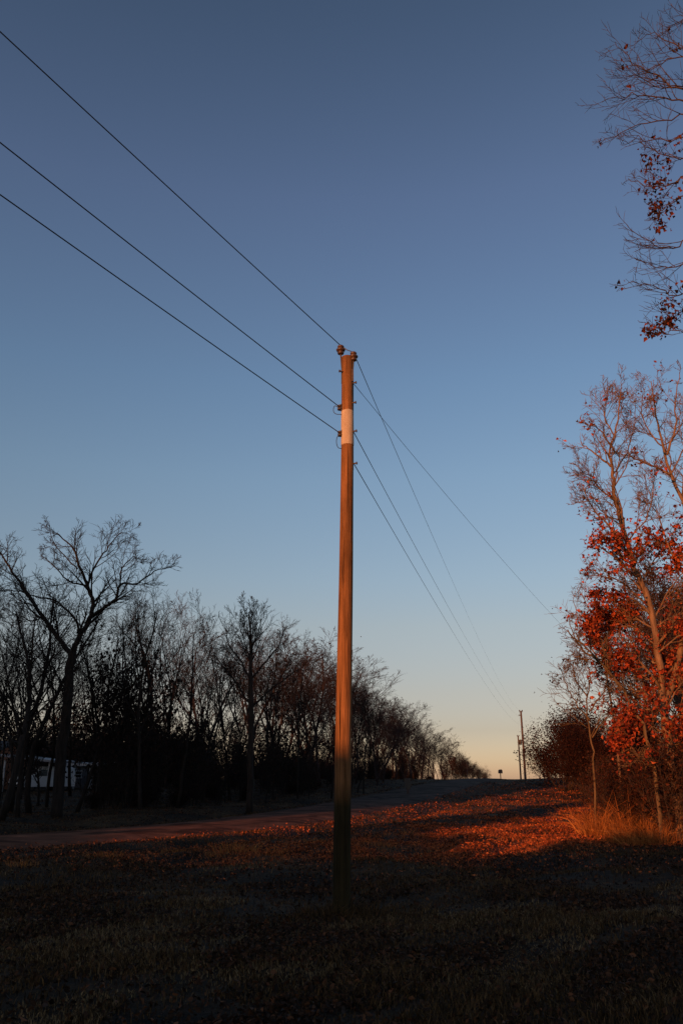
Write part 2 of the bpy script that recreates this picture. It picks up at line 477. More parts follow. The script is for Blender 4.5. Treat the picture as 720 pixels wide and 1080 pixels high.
# jumper loops hanging on the left of the pole
for pts in ([(358.5, 431), (353, 428), (351.5, 433), (354, 436.5), (360, 437)], [(359, 458), (355.5, 461), (354.8, 467), (356.5, 472), (360, 473)]):
    P3 = [ploc(a, b, -.05) for a, b in pts]
    sm = [Vector(v) for v in catmull([tuple(v) for v in P3], 5)]
    m_ = MB(); m_.tube(sm, [.006]*len(sm), 5); m_.build('jumper_wire', M['wire'], pole)
# small down-lead on shaded side
m_ = MB(); pts = [ploc(372.4 - .0*i, 400+i*8, -.005) for i in range(13)]
m_.tube(pts, [.006]*len(pts), 5); m_.build('ground_lead', M['wire_pale'], pole)

# ------------------------------------------------------------------ far poles
def far_pole(px, ytop, Yd, name_label, transformer=False, r=.15):
    top = at(px, ytop, Yd)
    z0 = gz(top.x, Yd)
    e = empty('utility_pole', (top.x, Yd, z0))
    tag(e, name_label, 'utility pole')
    m_ = MB(); h = top.z-z0
    m_.tube([Vector((0, 0, -.3)), Vector((.01, 0, h*.5)), Vector((-.02, 0, h))], [r, r*.88, r*.72], 12)
    m_.build('shaft', M['pole_far'], e)
    for dx in (-.18, .14):
        k = MB(); k.lathe(Vector((dx, 0, h+.05)), [(.02, -.2), (.03, -.1), (.08, -.06), (.09, 0), (.05, .03), (.06, .08), (.02, .1)], 10)
        k.build('insulator', M['ceramic'], e)
    if transformer:
        k = MB(); k.lathe(Vector((.34, -.05, h-1.6)), [(.16, 0), (.23, .03), (.24, .1), (.24, .78), (.25, .8), (.22, .86), (.08, .92)], 14)
        k.box((.16, -.05, h-1.1), .2, .08, .12)
        k.build('transformer', M['metal'], e)
    else:
        k = MB(); k.box((-.2, -.06, h-.5), .34, .09, .1); k.build('bracket', M['rust'], e)
    return e, h, z0
fp1, h1, z1 = far_pole(549, 750, 106, 'nearer and taller of the two distant poles standing on the crest')
fp2, h2, z2 = far_pole(546.0, 776, 158, 'farther distant pole carrying a grey transformer can', True, .16)
F1 = Vector((fp1.location.x, 106, z1+h1)); F2 = Vector((fp2.location.x, 158, z2+h2))

# ------------------------------------------------------------------ wires
def span(a, b, sag, n=40):
    out = []
    for i in range(n+1):
        t = i/n; p = a.lerp(b, t); p.z -= 4*sag*t*(1-t); out.append(p)
    return out
def left_span(start, pix, Yend_dir=(-.485, -.875), length=48, sag=.55):
    """passes the measured point (0, pix) of the frame's left edge, then carries on to the previous pole"""
    u = 540-pix; fw = F*CP-u*SP; up = u*CP+F*SP
    # heading of the line on the plan fixes where the sight line meets it
    dx, dy = Yend_dir
    # start + s*(dx,dy) = t*( -360, fw )
    # solve
    det = dx*(-fw) - dy*(-(-360))
    A = np.array([[dx, 360.0], [dy, -fw]]); bb = np.array([-start.x, -start.y])
    s, t = np.linalg.solve(A, bb)
    zp = EYE+up*t
    tt = s/length
    # z(tt) = start.z + (ez-start.z)*tt - 4 sag tt(1-tt) = zp
    ez = start.z + (zp - start.z + 4*sag*tt*(1-tt))/tt
    end = Vector((start.x+dx*length, start.y+dy*length, ez))
    print('left span hits at s=%.2f z=%.2f end z %.2f' % (s, zp, ez))
    return span(start, end, sag, 60)
Wp = lambda px, py, dy=0: at(px, py, POLE_Y+dy)
i1 = Wp(359.2, 364.5, -.02); i2 = Wp(372.6, 371.5, -.03)
def wire(name, label, parts, r=.0075, mat='wire', r2=None):
    m_ = MB()
    for pts in parts:
        m_.tube(pts, [r if q.y < 12.6 else max(.0024, r-.0015-.004*min(1, (q.y-12.6)/22)) for q in pts], 6)
    o = m_.build(name, M[mat]); tag(o, label, 'power line', 'wires carried by the foreground pole'); return o
hd = (-.574, -.819)
wire('power_line', 'highest power line, passing over both insulators on the pole top',
     [list(reversed(left_span(i1, 33, hd)))[:-1]+[i1, (i1+i2)/2-Vector((0, 0, .02)), i2]+span(i2, F1+Vector((-.18, 0, .1)), 1.1, 50)[1:]+span(F1+Vector((-.18, 0, .1)), F2+Vector((-.15, 0, .1)), .4, 20)[1:]])
wire('power_line', 'middle power line, fixed just above the pale band of the pole',
     [left_span(Wp(359, 430, -.03), 150, hd), span(Wp(373, 456, .02), F1+Vector((.1, 0, -.9)), 1.0, 50)+span(F1+Vector((.1, 0, -.9)), F2+Vector((.1, 0, -.8)), .4, 20)[1:]])
wire('power_line', 'lowest power line, fixed at the middle of the pale band',
     [left_span(Wp(359.4, 457.5, -.03), 205, hd), span(Wp(373, 489, .02), F1+Vector((.05, 0, -1.7)), 1.0, 50)], r=.0075)
sd0 = Wp(373, 405, .02); sd1 = at(597, 664, 24.5)
dirv = (sd1-sd0)
wire('service_wire', 'thin service wire running down right from the pole into the red oak', [span(sd0, sd1+dirv*.06, .12, 40)], r=.0055, mat='wire_pale')

# ------------------------------------------------------------------ trees
SIDES = [9, 6, 4, 3, 3]
def rand_perp(d, rng):
    v = Vector((rng.gauss(0, 1), rng.gauss(0, 1), rng.gauss(0, 1)))
    v -= d*v.dot(d)
    return v.normalized() if v.length > 1e-4 else d.orthogonal().normalized()

class Tree:
    def __init__(s, seed, ang=1.0, fine=1.0, rmin=.007, droop=0, wig=.16, maxlvl=4):
        s.rng = random.Random(seed); s.trunk = MB(); s.crown = MB(); s.tips = []
        s.fine = fine; s.rmin = rmin; s.droop = droop; s.ang = ang; s.wig = wig; s.maxlvl = maxlvl
    def grow(s, p, d, L, r, lvl, up=.12):
        rng = s.rng
        nseg = [9, 7, 5, 3, 2][lvl]
        pts = [p.copy()]; rad = [r]; dirs = [d.copy()]
        step = L/nseg
        for i in range(nseg):
            d = (d + rand_perp(d, rng)*s.wig*rng.uniform(.4, 1.5) + Vector((0, 0, up))*(1 if lvl < 4 else .4)).normalized()
            p = p + d*step
            pts.append(p.copy()); dirs.append(d.copy())
            t = (i+1)/nseg
            rad.append(max(s.rmin*(.55 if i == nseg-1 else 1), r*(1-.78*t)))
        mb = s.trunk if lvl == 0 else s.crown
        mb.tube(pts, rad, SIDES[lvl])
        if lvl >= 3: s.tips.append((pts[-1], dirs[-1], lvl))
        s.kids(pts, rad, dirs, L, lvl)
        return pts
    def kids(s, pts, rad, dirs, L, lvl, t0=None, count=None):
        if lvl >= s.maxlvl: return
        rng = s.rng
        cnt = count if count is not None else max(2, int(round([15, 8, 6, 4][lvl]*s.fine*rng.uniform(.8, 1.2))))
        lo = t0 if t0 is not None else [.28, .22, .15, .1][lvl]
        nseg = len(pts)-1
        for j in range(cnt):
            t = lo + (1-lo)*((j+rng.uniform(.1, .9))/cnt)
            x = t*nseg; i = min(int(x), nseg-1); f = x-i
            q = pts[i].lerp(pts[i+1], f); dd = dirs[i+1]
            rr = rad[i]*(1-f)+rad[i+1]*f
            ang = s.ang*R(rng.uniform(*[(32, 58), (30, 60), (28, 62), (25, 65)][lvl]))
            cd = (dd*math.cos(ang) + rand_perp(dd, rng)*math.sin(ang)).normalized()
            if lvl >= 1 and cd.z < -.25: cd.z *= .3; cd.normalize()
            cl = L*[.42, .5, .5, .5][lvl]*rng.uniform(.65, 1.2)*(1.12-.62*(t-lo)/(1-lo+1e-6) if lvl < 3 else 1)
            cr = max(s.rmin, min(rr*.72, rr*(.5 if lvl == 0 else .6)))
            s.grow(q, cd, cl, cr, lvl+1, up=[.10, .08, .05, .03][lvl]-s.droop)
    def limb(s, pts, r0, r1, cnt=6, lvl=1, kidL=None, trunk=False, t0=.15):
        """hand-shaped limb with own side branches"""
        sm = [Vector(v) for v in catmull([tuple(v) for v in pts], 4)]
        n = len(sm); rng = s.rng
        for i in range(1, n-1):
            sm[i] = sm[i] + Vector((rng.gauss(0, .02), rng.gauss(0, .03), rng.gauss(0, .02)))
        rad = [r0+(r1-r0)*(i/(n-1)) for i in range(n)]
        (s.trunk if trunk else s.crown).tube(sm, rad, 9 if trunk else 7)
        dirs = [(sm[min(i+1, n-1)]-sm[max(i-1, 0)]).normalized() for i in range(n)]
        L = kidL if kidL else sum((sm[i+1]-sm[i]).length for i in range(n-1))
        s.kids(sm, rad, dirs, L, lvl, t0=t0, count=cnt)
        s.tips.append((sm[-1], dirs[-1], 2))
        return sm
    def leaves(s, mb, frac, per, size, spread, centre=None):
        rng = s.rng
        for (p, d, l) in s.tips:
            k = frac(p) if callable(frac) else frac
            if rng.random() > k: continue
            for _ in range(per):
                q = p + Vector((rng.gauss(0, 1), rng.gauss(0, 1), rng.gauss(0, 1)))*spread
                dd = Vector((rng.gauss(0, 1), rng.gauss(0, 1), rng.gauss(-.5, .8))).normalized()
                L = size*rng.uniform(.6, 1.3)
                mb.leaf(q, dd, rand_perp(dd, rng), L, L*rng.uniform(.26, .42), rng.uniform(0, .5))

def finish(tree, name, loc, label, cat, group, bark, leafmb=None, leafmat=None, local=True):
    """meshes given in world coords relative to loc when local=False"""
    e = empty(name, loc)
    tag(e, label, cat, group)
    for mb_, nm in ((tree.trunk, 'trunk'), (tree.crown, 'branches')):
        if not mb_.v: continue
        if not local:
            L = Vector(loc); mb_.v = [(a-L.x, b-L.y, c-L.z) for a, b, c in mb_.v]
        mb_.build(nm, M[bark], e, smooth=True)
    if leafmb and leafmb.v:
        if not local:
            L = Vector(loc); leafmb.v = [(a-L.x, b-L.y, c-L.z) for a, b, c in leafmb.v]
        leafmb.build('leaves', M[leafmat], e)
    return e

def generic(seed, H, r, bark, label, cat, group, fine=1.0, leaf=None, leafmat=None, name='bare_tree', lo_fork=False, wig=.13, per=3, size=.09, spread=.15):
    t = Tree(seed, ang=.8, fine=fine, wig=wig, rmin=.0065)
    rng = t.rng
    d = Vector((rng.gauss(0, .05), rng.gauss(0, .05), 1)).normalized()
    if lo_fork:
        p = t.grow(Vector((0, 0, -.2)), d, H*.45, r, 0, up=.05)
        for k in range(3):
            a = rng.uniform(0, 6.28)+k*2.1
            dd = Vector((math.cos(a)*.42, math.sin(a)*.42, 1)).normalized()
            t.grow(p[-1-k % 2], dd, H*.62, r*.5, 1, up=.1)
    else:
        t.grow(Vector((0, 0, -.2)), d, H, r, 0, up=.05)
    lm = None
    if leaf:
        lm = MB(); t.leaves(lm, leaf, per, size, spread)
    return finish(t, name, (0, 0, 0), label, cat, group, bark, lm, leafmat)

GL = 'bare trees of the wood left of the road'
LL = 'slender leafless tree among many in the dark wood left of the road'
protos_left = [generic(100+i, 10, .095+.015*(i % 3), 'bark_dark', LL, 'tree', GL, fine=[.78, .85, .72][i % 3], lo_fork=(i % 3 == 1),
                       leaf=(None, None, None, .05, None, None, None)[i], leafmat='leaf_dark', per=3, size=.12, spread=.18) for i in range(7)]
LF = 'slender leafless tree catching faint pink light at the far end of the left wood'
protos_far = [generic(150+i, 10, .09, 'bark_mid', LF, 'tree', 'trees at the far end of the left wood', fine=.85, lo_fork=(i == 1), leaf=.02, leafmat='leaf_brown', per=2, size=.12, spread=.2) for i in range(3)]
GU = 'dark leafy saplings under the wood left of the road'
LU = 'dark sapling still holding withered leaves, under the left wood'
def shrub(seed, H, stems, bark, leafmat, label, cat, group, name, frac=.8, per=4, size=.11, spread=.16, fine=.75, rr=.03, splay=.35):
    t = Tree(seed, fine=fine, wig=.2, rmin=.004, maxlvl=3)
    rng = t.rng
    for k in range(stems):
        a = rng.uniform(0, 6.28); s_ = rng.uniform(.05, splay)
        d = Vector((math.cos(a)*s_, math.sin(a)*s_, 1)).normalized()
        p0 = Vector((math.cos(a)*.15*s_*4, math.sin(a)*.15*s_*4, -.15))
        L = H*rng.uniform(.65, 1.05)
        nseg = 8; pts = [p0]; dirs = [d]
        for i in range(nseg):
            d = (d + rand_perp(d, rng)*.12+Vector((0, 0, .05))).normalized(); pts.append(pts[-1]+d*L/nseg); dirs.append(d)
        rad = [rr*(1-.8*i/nseg) for i in range(nseg+1)]
        t.trunk.tube(pts, rad, 5)
        t.kids(pts, rad, dirs, L*.9, 1, t0=.12, count=9)
    lm = MB(); t.leaves(lm, frac, per, size, spread)
    return finish(t, name, (0, 0, 0), label, cat, group, bark, lm, leafmat)
protos_scrub = [shrub(250+i, 2.0, 7, 'bark_dark', 'leaf_dark', 'low dark scrub bush at the foot of the left wood', 'bush', 'low scrub at the foot of the left wood', 'scrub_bush', frac=1, per=6, size=.18, spread=.26, fine=.8, rr=.018, splay=1.1) for i in range(3)]
protos_under = [shrub(200+i, 4.6, 3+i % 2, 'bark_dark', 'leaf_dark', LU, 'sapling', GU, 'sapling', frac=.85, per=5, size=.15, spread=.22) for i in range(4)]

def put(proto, used, x, y, s, rz, sz=None, tilt=(0, 0)):
    o = proto if not used.get(proto.name) else copy_tree(proto)
    used[proto.name] = True
    o.location = (x, y, gz(x, y)-.03)
    o.scale = (s, s, sz or s)
    o.rotation_euler = (tilt[0], tilt[1], rz)
    return o
used = {}
rng = random.Random(11)
EDGE = [(-40, 26), (-27, 33), (-17, 38), (-9, 43), (-2.5, 56), (1.5, 78), (6.5, 106), (15.5, 145), (30, 205)]
ES = catmull(EDGE, 12)
def edge_walk(spacing_fn):
    acc = 0; nxt = 0
    for a, b in zip(ES, ES[1:]):
        A = Vector(a); B = Vector(b); L = (B-A).length
        while nxt <= acc+L:
            t = (nxt-acc)/L
            p = A.lerp(B, t); d = (B-A).normalized()
            yield p, Vector((-d.y, d.x)), p.length
            nxt += spacing_fn(p)
        acc += L
def vis_px(x, y):   # bearing in the photo, pixels
    return 360 + x/y*(F*CP+278*SP) if y > 1 else -999
def top_limit(px):
    T = [(-60, 640), (0, 640), (60, 655), (115, 650), (140, 636), (178, 628), (200, 662), (240, 670), (300, 680), (345, 690), (390, 728), (430, 752), (470, 775), (500, 800), (520, 812)]
    for (a, ya), (b, yb) in zip(T, T[1:]):
        if px <= b: return ya+(yb-ya)*max(0, (px-a)/(b-a))
    return 812
def top_extra(px): return 5*ss(330, 380, px)
nl = 0
for row, (off, sp) in enumerate(((0, 3.4), (4, 3.6), (9, 4.4), (16, 6))):
    for p, n, dist in edge_walk(lambda q: sp*(1+max(0, q.y-60)/70)):
        q = p + n*(off+rng.uniform(-1.2, 1.2)) + Vector((rng.uniform(-1, 1), rng.uniform(-1, 1)))
        px = vis_px(q.x, q.y)
        if px < -70 or px > 530: continue
        if row == 0 and 40 < px < 100: continue          # room for the big forked tree
        if 225 < px < 300 and row < 1: continue
        if row >= 2 and px < 110 and q.y > 60: continue   # the yard with the house
        ht = at(px, top_limit(px)+float(top_extra(px))+rng.uniform(-2, 55 if row != 1 else 20)*(40/max(40, q.y)), q.y).z - gz(q.x, q.y)
        ht = max(3.5, min(ht, 15))
        s = ht/10.2
        pr = protos_left[rng.choice([0, 1, 2, 3, 4, 5, 6])]
        if q.y > 70: pr = protos_far[rng.randrange(3)]
        put(pr, used, q.x, q.y, s*(rng.uniform(.8, 1.15) if q.y < 75 else rng.uniform(1.3, 1.9)), rng.uniform(0, 6.28), s, (rng.gauss(0, .06), rng.gauss(0, .06)))
        nl += 1
print('left trees', nl)
ns = 0
for row, (off, sp) in enumerate(((1.5, 2.6), (5.5, 2.4), (11, 2.8), (18, 3.0), (26, 3.2), (34, 3.4))):
    for p, n, dist in edge_walk(lambda q: sp*(1+max(0, q.y-60)/60)):
        q = p + n*(off+rng.uniform(-1.5, 1.5))
        px = vis_px(q.x, q.y)
        if px < -60 or px > 520: continue
        if px < 112 and (rng.random() < .75 or q.y > 48): continue
        big = 1.25 if 100 < px < 160 else 1
        s = rng.uniform(.65, 1.15)*big*(.8 if row == 0 else 1)*(1.25 if row > 3 else 1)
        put(rng.choice(protos_under), used, q.x, q.y, s*.8, rng.uniform(0, 6.28), s*rng.uniform(.8, 1.5))
        ns += 1
for px_, Yd, k in ((6, 36, 1.0), (14, 42, 1.15), (24, 38, .95), (36, 44, 1.1), (-8, 38, 1.1), (84, 44, .95)):
    q = at(px_, 820, Yd)
    put(protos_left[rng.choice([0, 2, 4, 6])], used, q.x, q.y, k*1.25, rng.uniform(0, 6.28), k*.95, (rng.gauss(0, .05), rng.gauss(0, .05)))
for px_, Yd, k in ((112, 44, 1.7), (122, 47, 1.9), (134, 44, 1.7), (146, 49, 1.75), (158, 46, 1.5), (128, 52, 2.0), (190, 50, 1.5), (206, 48, 1.3), (300, 58, 1.5), (318, 62, 1.4), (20, 50, 1.5), (2, 46, 1.5), (92, 52, 1.5)):
    q = at(px_, 820, Yd)
    put(rng.choice(protos_under), used, q.x, q.y, k*.62, rng.uniform(0, 6.28), k)
for row, (off, sp) in enumerate(((3, 2.3), (8, 2.2), (14, 2.4), (21, 2.6), (30, 3.0))):
    for p, n, dist in edge_walk(lambda q: sp*(1+max(0, q.y-60)/60)):
        q = p + n*(off+rng.uniform(-1.5, 1.5))
        px = vis_px(q.x, q.y)
        if px < 108 or px > 515: continue
        if noise.noise(Vector((q.x*.16, q.y*.16, 2))) > .12 and row != 3: continue
        k = rng.choice([.4, .55, .7, .8, 1.3])*(1 if row else .6)
        put(rng.choice(protos_scrub), used, q.x, q.y, k, rng.uniform(0, 6.28), k*rng.uniform(.9, 1.3))
for i in range(40):
    Yd = rng.uniform(80, 100); q = at(rng.uniform(-70, 200), 820, Yd)
    put(rng.choice(protos_scrub), used, q.x, q.y, rng.uniform(1.3, 2.2), rng.uniform(0, 6.28))
for i in range(46):   # wood closing the yard behind the house
    Yd = rng.uniform(88, 118); px_ = rng.uniform(-60, 190)
    q = at(px_, 820, Yd)
    put(rng.choice(protos_under), used, q.x, q.y, rng.uniform(1.0, 1.9), rng.uniform(0, 6.28))
print('left shrubs', ns)

# the big forked tree, left
def W(pts, Yd, dys=None):
    out = []
    for i, (a, b) in enumerate(pts):
        dy = 0 if dys is None else dys*i
        out.append(at(a, b, Yd+dy))
    return out
t = Tree(31, ang=.92, fine=1.15, wig=.17, rmin=.008)
D = 40
base = at(60, 860, D); base.z = gz(base.x, D)-.1
t.limb([base, at(64, 800, D), at(71, 745, D), at(74, 705, D), at(77, 688, D)], .27, .20, 0, trunk=True)
t.limb(W([(77, 690), (84, 672), (96, 650), (98, 634), (92, 617), (82, 590), (75, 575), (60, 562)], D, -.15), .15, .022, 15, kidL=4.8)
t.limb(W([(92, 618), (104, 592), (112, 580), (126, 563), (136, 563)], D, .3), .055, .012, 10, kidL=3.6)
t.limb(W([(97, 650), (112, 640), (122, 632), (127, 616), (145, 615), (163, 602), (182, 598)], D, -.3), .095, .014, 14, kidL=3.8)
t.limb(W([(127, 617), (128, 600), (140, 588), (148, 590)], D, .3), .04, .012, 8, kidL=3)
t.limb(W([(92, 618), (72, 612), (56, 596), (44, 585)], D, .4), .05, .012, 10, kidL=3.4)
t.limb(W([(76, 690), (62, 674), (45, 650), (30, 628), (14, 604), (0, 582), (-14, 570)], D, .25), .135, .02, 15, kidL=4.6)
t.limb(W([(82, 668), (80, 655), (62, 636), (36, 628), (8, 622), (-12, 626)], D, -.35), .065, .012, 12, kidL=3.6)
t.limb(W([(44, 650), (34, 655), (16, 648), (2, 655)], D, -.5), .04, .012, 8, kidL=3)
t.limb(W([(82, 600), (68, 586), (56, 570), (52, 552)], D, .5), .035, .012, 7, kidL=2.4)
t.limb(W([(72, 735), (60, 712), (46, 705), (34, 690)], D, .5), .04, .012, 8, kidL=3)
finish(t, 'bare_tree', base, 'largest leafless tree on the left, forking wide above the dark wood', 'tree', None, 'bark_dark', local=False)
# second tree, even V crown, left of the pole
t = Tree(77, ang=.75, fine=.85, wig=.12, rmin=.008)
D = 43
base = at(263, 855, D); base.z = gz(base.x, D)-.1
t.limb([base, at(264, 780, D), at(264, 715, D), at(264, 680, D), at(263, 645, D)], .19, .03, 9, trunk=True, lvl=0, kidL=4.5, t0=.5)
for pts, r in (([(264, 716), (252, 695), (243, 683), (237, 662)], .07), ([(265, 716), (280, 698), (292, 684), (300, 664)], .07),
               ([(265, 748), (285, 727), (303, 715), (322, 700)], .07), ([(264, 742), (250, 722), (238, 706), (230, 700)], .06), ([(264, 690), (272, 668), (276, 648)], .05), ([(264, 696), (256, 672), (252, 655)], .05)):
    t.limb(W(pts, D, rng.choice([-.35, .35])), r*.85, .012, 12, kidL=3.2)
finish(t, 'bare_tree', base, 'leafless tree with an even V-shaped crown, standing highest just left of the pole', 'tree', None, 'bark_dark', local=False)

# ------------------------------------------------------------------ right side
# red oak with clinging leaves
t = Tree(51, ang=.9, fine=1.15, wig=.22, rmin=.006)
D = 25
base = at(716, 870, D); base.z = gz(base.x, D)-.1
t.limb([base, at(712, 830, D), at(704, 780, D), at(697, 720, D), at(688, 655, D), at(678, 620, D)], .13, .09, 5, trunk=True, kidL=3.6, t0=.4)
t.limb(W([(678, 620), (666, 590), (655, 548), (647, 520), (645, 495), (643, 475), (651, 442), (654, 410)], D, -.12), .09, .012, 17, kidL=3.1, t0=.02)
t.limb(W([(645, 492), (634, 484), (620, 474), (612, 466)], D, .2), .04, .01, 6, kidL=2)
t.limb(W([(648, 478), (634, 455), (626, 448)], D, -.3), .035, .01, 5, kidL=1.7)
t.limb(W([(665, 590), (645, 560), (626, 538), (614, 514)], D, -.4), .045, .01, 9, kidL=1.7)
t.limb(W([(700, 745), (716, 690), (728, 620), (724, 560), (720, 528), (706, 497), (697, 462), (690, 430), (686, 402)], D, .12), .11, .012, 18, kidL=3.3, t0=.3)
t.limb(W([(706, 500), (685, 490), (668, 483), (652, 478)], D, .25), .04, .01, 7, kidL=2)
t.limb(W([(703, 480), (712, 450), (712, 425), (716, 392)], D, -.2), .04, .01, 7, kidL=2.2)
t.limb(W([(724, 560), (740, 500), (745, 450), (738, 400)], D, .2), .06, .01, 12, kidL=3.4)
for pts in ([(650, 530), (630, 512), (624, 502), (617, 500)], [(645, 500), (660, 478), (668, 450), (670, 425)], [(662, 570), (680, 548), (688, 520), (690, 495)], [(648, 460), (636, 438), (640, 415)],
            [(722, 600), (704, 575), (694, 545), (684, 530)], [(697, 470), (682, 452), (676, 430), (680, 408)], [(655, 548), (640, 545), (625, 530), (612, 530)], [(707, 500), (722, 470), (728, 440), (735, 410)]):
    t.limb(W(pts, D, t.rng.uniform(-.4, .4)), .026, .008, 12, kidL=2.2)
for pts in ([(684, 640), (660, 618), (640, 608), (622, 604)], [(690, 665), (668, 652), (645, 640), (632, 628)], [(694, 700), (670, 690), (648, 684), (630, 682)], [(697, 720), (720, 690), (735, 680)],
            [(688, 655), (706, 620), (722, 600)], [(700, 745), (676, 730), (655, 728), (640, 735)], [(690, 660), (712, 650), (730, 640)], [(702, 765), (724, 745), (740, 735)], [(704, 775), (680, 765), (662, 768)], [(706, 790), (690, 780), (672, 785), (656, 780)], [(708, 805), (694, 800), (680, 806), (668, 804)], [(705, 785), (716, 790), (730, 800)], [(706, 780), (690, 768), (676, 775), (664, 790)], [(700, 742), (684, 748), (668, 750), (650, 758)], [(702, 765), (712, 775), (724, 782)], [(708, 800), (730, 770), (745, 765)], [(700, 750), (715, 725), (728, 715)],
            [(692, 690), (715, 672), (732, 668)], [(690, 680), (664, 660), (640, 662), (622, 655)], [(696, 715), (668, 712), (648, 708), (634, 712)], [(675, 615), (690, 590), (705, 575)],
            [(680, 628), (668, 600), (650, 580), (634, 572)], [(698, 722), (690, 700), (672, 670), (662, 655)]):
    t.limb(W(pts, D, t.rng.uniform(-.5, .5)), .03, .009, 11, kidL=2.1)
def oak_leaf(p):
    # leaf retention: heavy in the lower half, gone in the upper crown
    k = p.y/D
    pyv = 822 - (p.z-EYE)/p.y*905   # rough
    z = p.z
    n_ = noise.noise(Vector((p.x*.75, p.y*.75, p.z*.75+4)))
    if z > 9.4: return 0.04 if n_ > .1 else 0
    if z > 7.9: return .6 if n_ > .05 else .06
    return .97 if n_ > .0 else .06
lm = MB(); t.leaves(lm, oak_leaf, 3, .125, .10)
print('oak tips', len(t.tips), 'leaves', len(lm.f)//2)
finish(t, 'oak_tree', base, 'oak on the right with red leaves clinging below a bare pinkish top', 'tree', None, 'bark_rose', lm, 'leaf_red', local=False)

# pale leaning tree with broken top, in front of the oak, end of the service wire
t = Tree(61, fine=1, wig=.2, rmin=.006)
D = 24.4
base = at(697, 872, D); base.z = gz(base.x, D)-.1
t.limb([base, at(690, 815, D), at(676, 765, D), at(660, 735, D), at(640, 706, D), at(618, 684, D), at(598, 664, D)], .06, .018, 9, trunk=True, kidL=1.7, t0=.45)
for pts in ([(646, 714), (632, 700), (614, 694), (602, 690)], [(635, 700), (618, 688), (606, 672), (600, 655)], [(652, 724), (640, 700), (640, 680)], [(626, 692), (612, 676), (607, 668)]):
    t.limb(W(pts, D, .1), .03, .01, 4, kidL=1.0)
lm = MB(); t.leaves(lm, .06, 1, .08, .08)
finish(t, 'leaning_tree', base, 'pale trunk leaning left out of the oak with a splintered tip', 'tree', None, 'bark_pale', lm, 'leaf_red', local=False)

# slender pale tree on the left of the right-hand thicket
t = Tree(63, fine=1.15, wig=.22, rmin=.006)
D = 29
base = at(628, 866, D); base.z = gz(base.x, D)-.1
t.limb([base, at(626, 820, D), at(624, 785, D), at(618, 745, D), at(622, 715, D), at(615, 690, D)], .04, .012, 14, trunk=True, kidL=3.0, t0=.42, lvl=1)
for pts in ([(622, 760), (606, 740), (596, 722), (592, 706)], [(621, 750), (636, 730), (640, 706), (636, 690)], [(619, 735), (606, 716), (604, 700)], [(624, 778), (640, 756), (652, 745)]):
    t.limb(W(pts, D, .2), .028, .009, 8, kidL=1.9)
lm = MB(); t.leaves(lm, .08, 2, .09, .1)
finish(t, 'young_tree', base, 'thin young tree with yellowish twigs at the left end of the right thicket', 'tree', None, 'bark_pale', lm, 'leaf_brown', local=False)

# bare twiggy tree rising behind between oak and young tree
t = Tree(64, fine=1.15, wig=.22, rmin=.006)
D = 31
base = at(655, 866, D); base.z = gz(base.x, D)-.1
t.limb([base, at(652, 800, D), at(642, 730, D), at(634, 680, D), at(625, 650, D), at(612, 625, D)], .055, .012, 14, trunk=True, kidL=3.6, t0=.42, lvl=1)
for pts in ([(640, 710), (622, 680), (610, 655), (604, 630)], [(636, 690), (645, 660), (648, 625)], [(642, 722), (660, 690), (668, 660)]):
    t.limb(W(pts, D, .2), .03, .009, 8, kidL=2.0)
lm = MB(); t.leaves(lm, .05, 2, .09, .1)
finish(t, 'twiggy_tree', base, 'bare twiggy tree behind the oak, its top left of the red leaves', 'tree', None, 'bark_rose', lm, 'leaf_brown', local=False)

# tall near oak whose branches enter the frame top right
t = Tree(71, ang=.95, fine=1.0, wig=.2, rmin=.0034, maxlvl=3)
D = 12.5
TX = 8.6
base = Vector((TX, D+.6, gz(TX, D+.6)-.1))
t.limb([base, Vector((TX+.05, D+.6, 4)), Vector((TX-.1, D+.5, 8)), Vector((TX+.1, D+.6, 12)), Vector((TX-.05, D+.5, 16.0))], .24, .07, 0, trunk=True)
def nb(z0, pts, r=.035, cnt=9, k=1.5, dy=.15):
    P = [Vector((TX, D+.6, z0))] + W(pts, D, dy)
    t.limb(P, r*.62, .0045, cnt+2, kidL=k*1.4, t0=.35, lvl=1)
nb(13.2, [(735, 105), (700, 84), (668, 66), (648, 44)], .04, 11, 1.5)
nb(12.6, [(740, 115), (700, 104), (665, 100), (634, 108)], .035, 10, 1.3)
nb(12.0, [(738, 128), (700, 128), (665, 134), (632, 152)], .03, 7, 1.0)
nb(13.8, [(740, 70), (715, 62), (690, 70), (660, 84)], .03, 8, 1.2)
nb(11.2, [(740, 175), (712, 168), (690, 160), (678, 152)], .028, 9, 1.0)
nb(10.9, [(738, 190), (708, 196), (685, 197), (662, 188)], .03, 9, 1.0)
nb(10.4, [(738, 215), (712, 212), (698, 220), (690, 236)], .025, 7, .8)
nb(10.0, [(742, 255), (710, 262), (686, 256), (664, 242)], .028, 8, 1.0, -.1)
nb(9.7, [(742, 275), (712, 282), (690, 280), (670, 274)], .025, 8, 1.0, .1)
nb(9.2, [(742, 310), (712, 312), (688, 302), (662, 298)], .025, 8, .9, -.1)
nb(8.6, [(742, 335), (722, 330), (705, 336), (694, 345)], .022, 7, .8)
nb(8.3, [(742, 355), (722, 350), (702, 350), (686, 344)], .022, 7, .8)
nb(14.3, [(745, 30), (722, 22), (705, 28)], .03, 7, 1.0)
nb(12.8, [(745, 90), (712, 92), (690, 88), (655, 70)], .028, 9, .9, -.1)
nb(11.7, [(742, 150), (705, 148), (672, 146), (655, 150)], .026, 8, .9, .1)
nb(13.5, [(745, 60), (712, 48), (690, 36), (672, 40)], .028, 9, .8, .1)
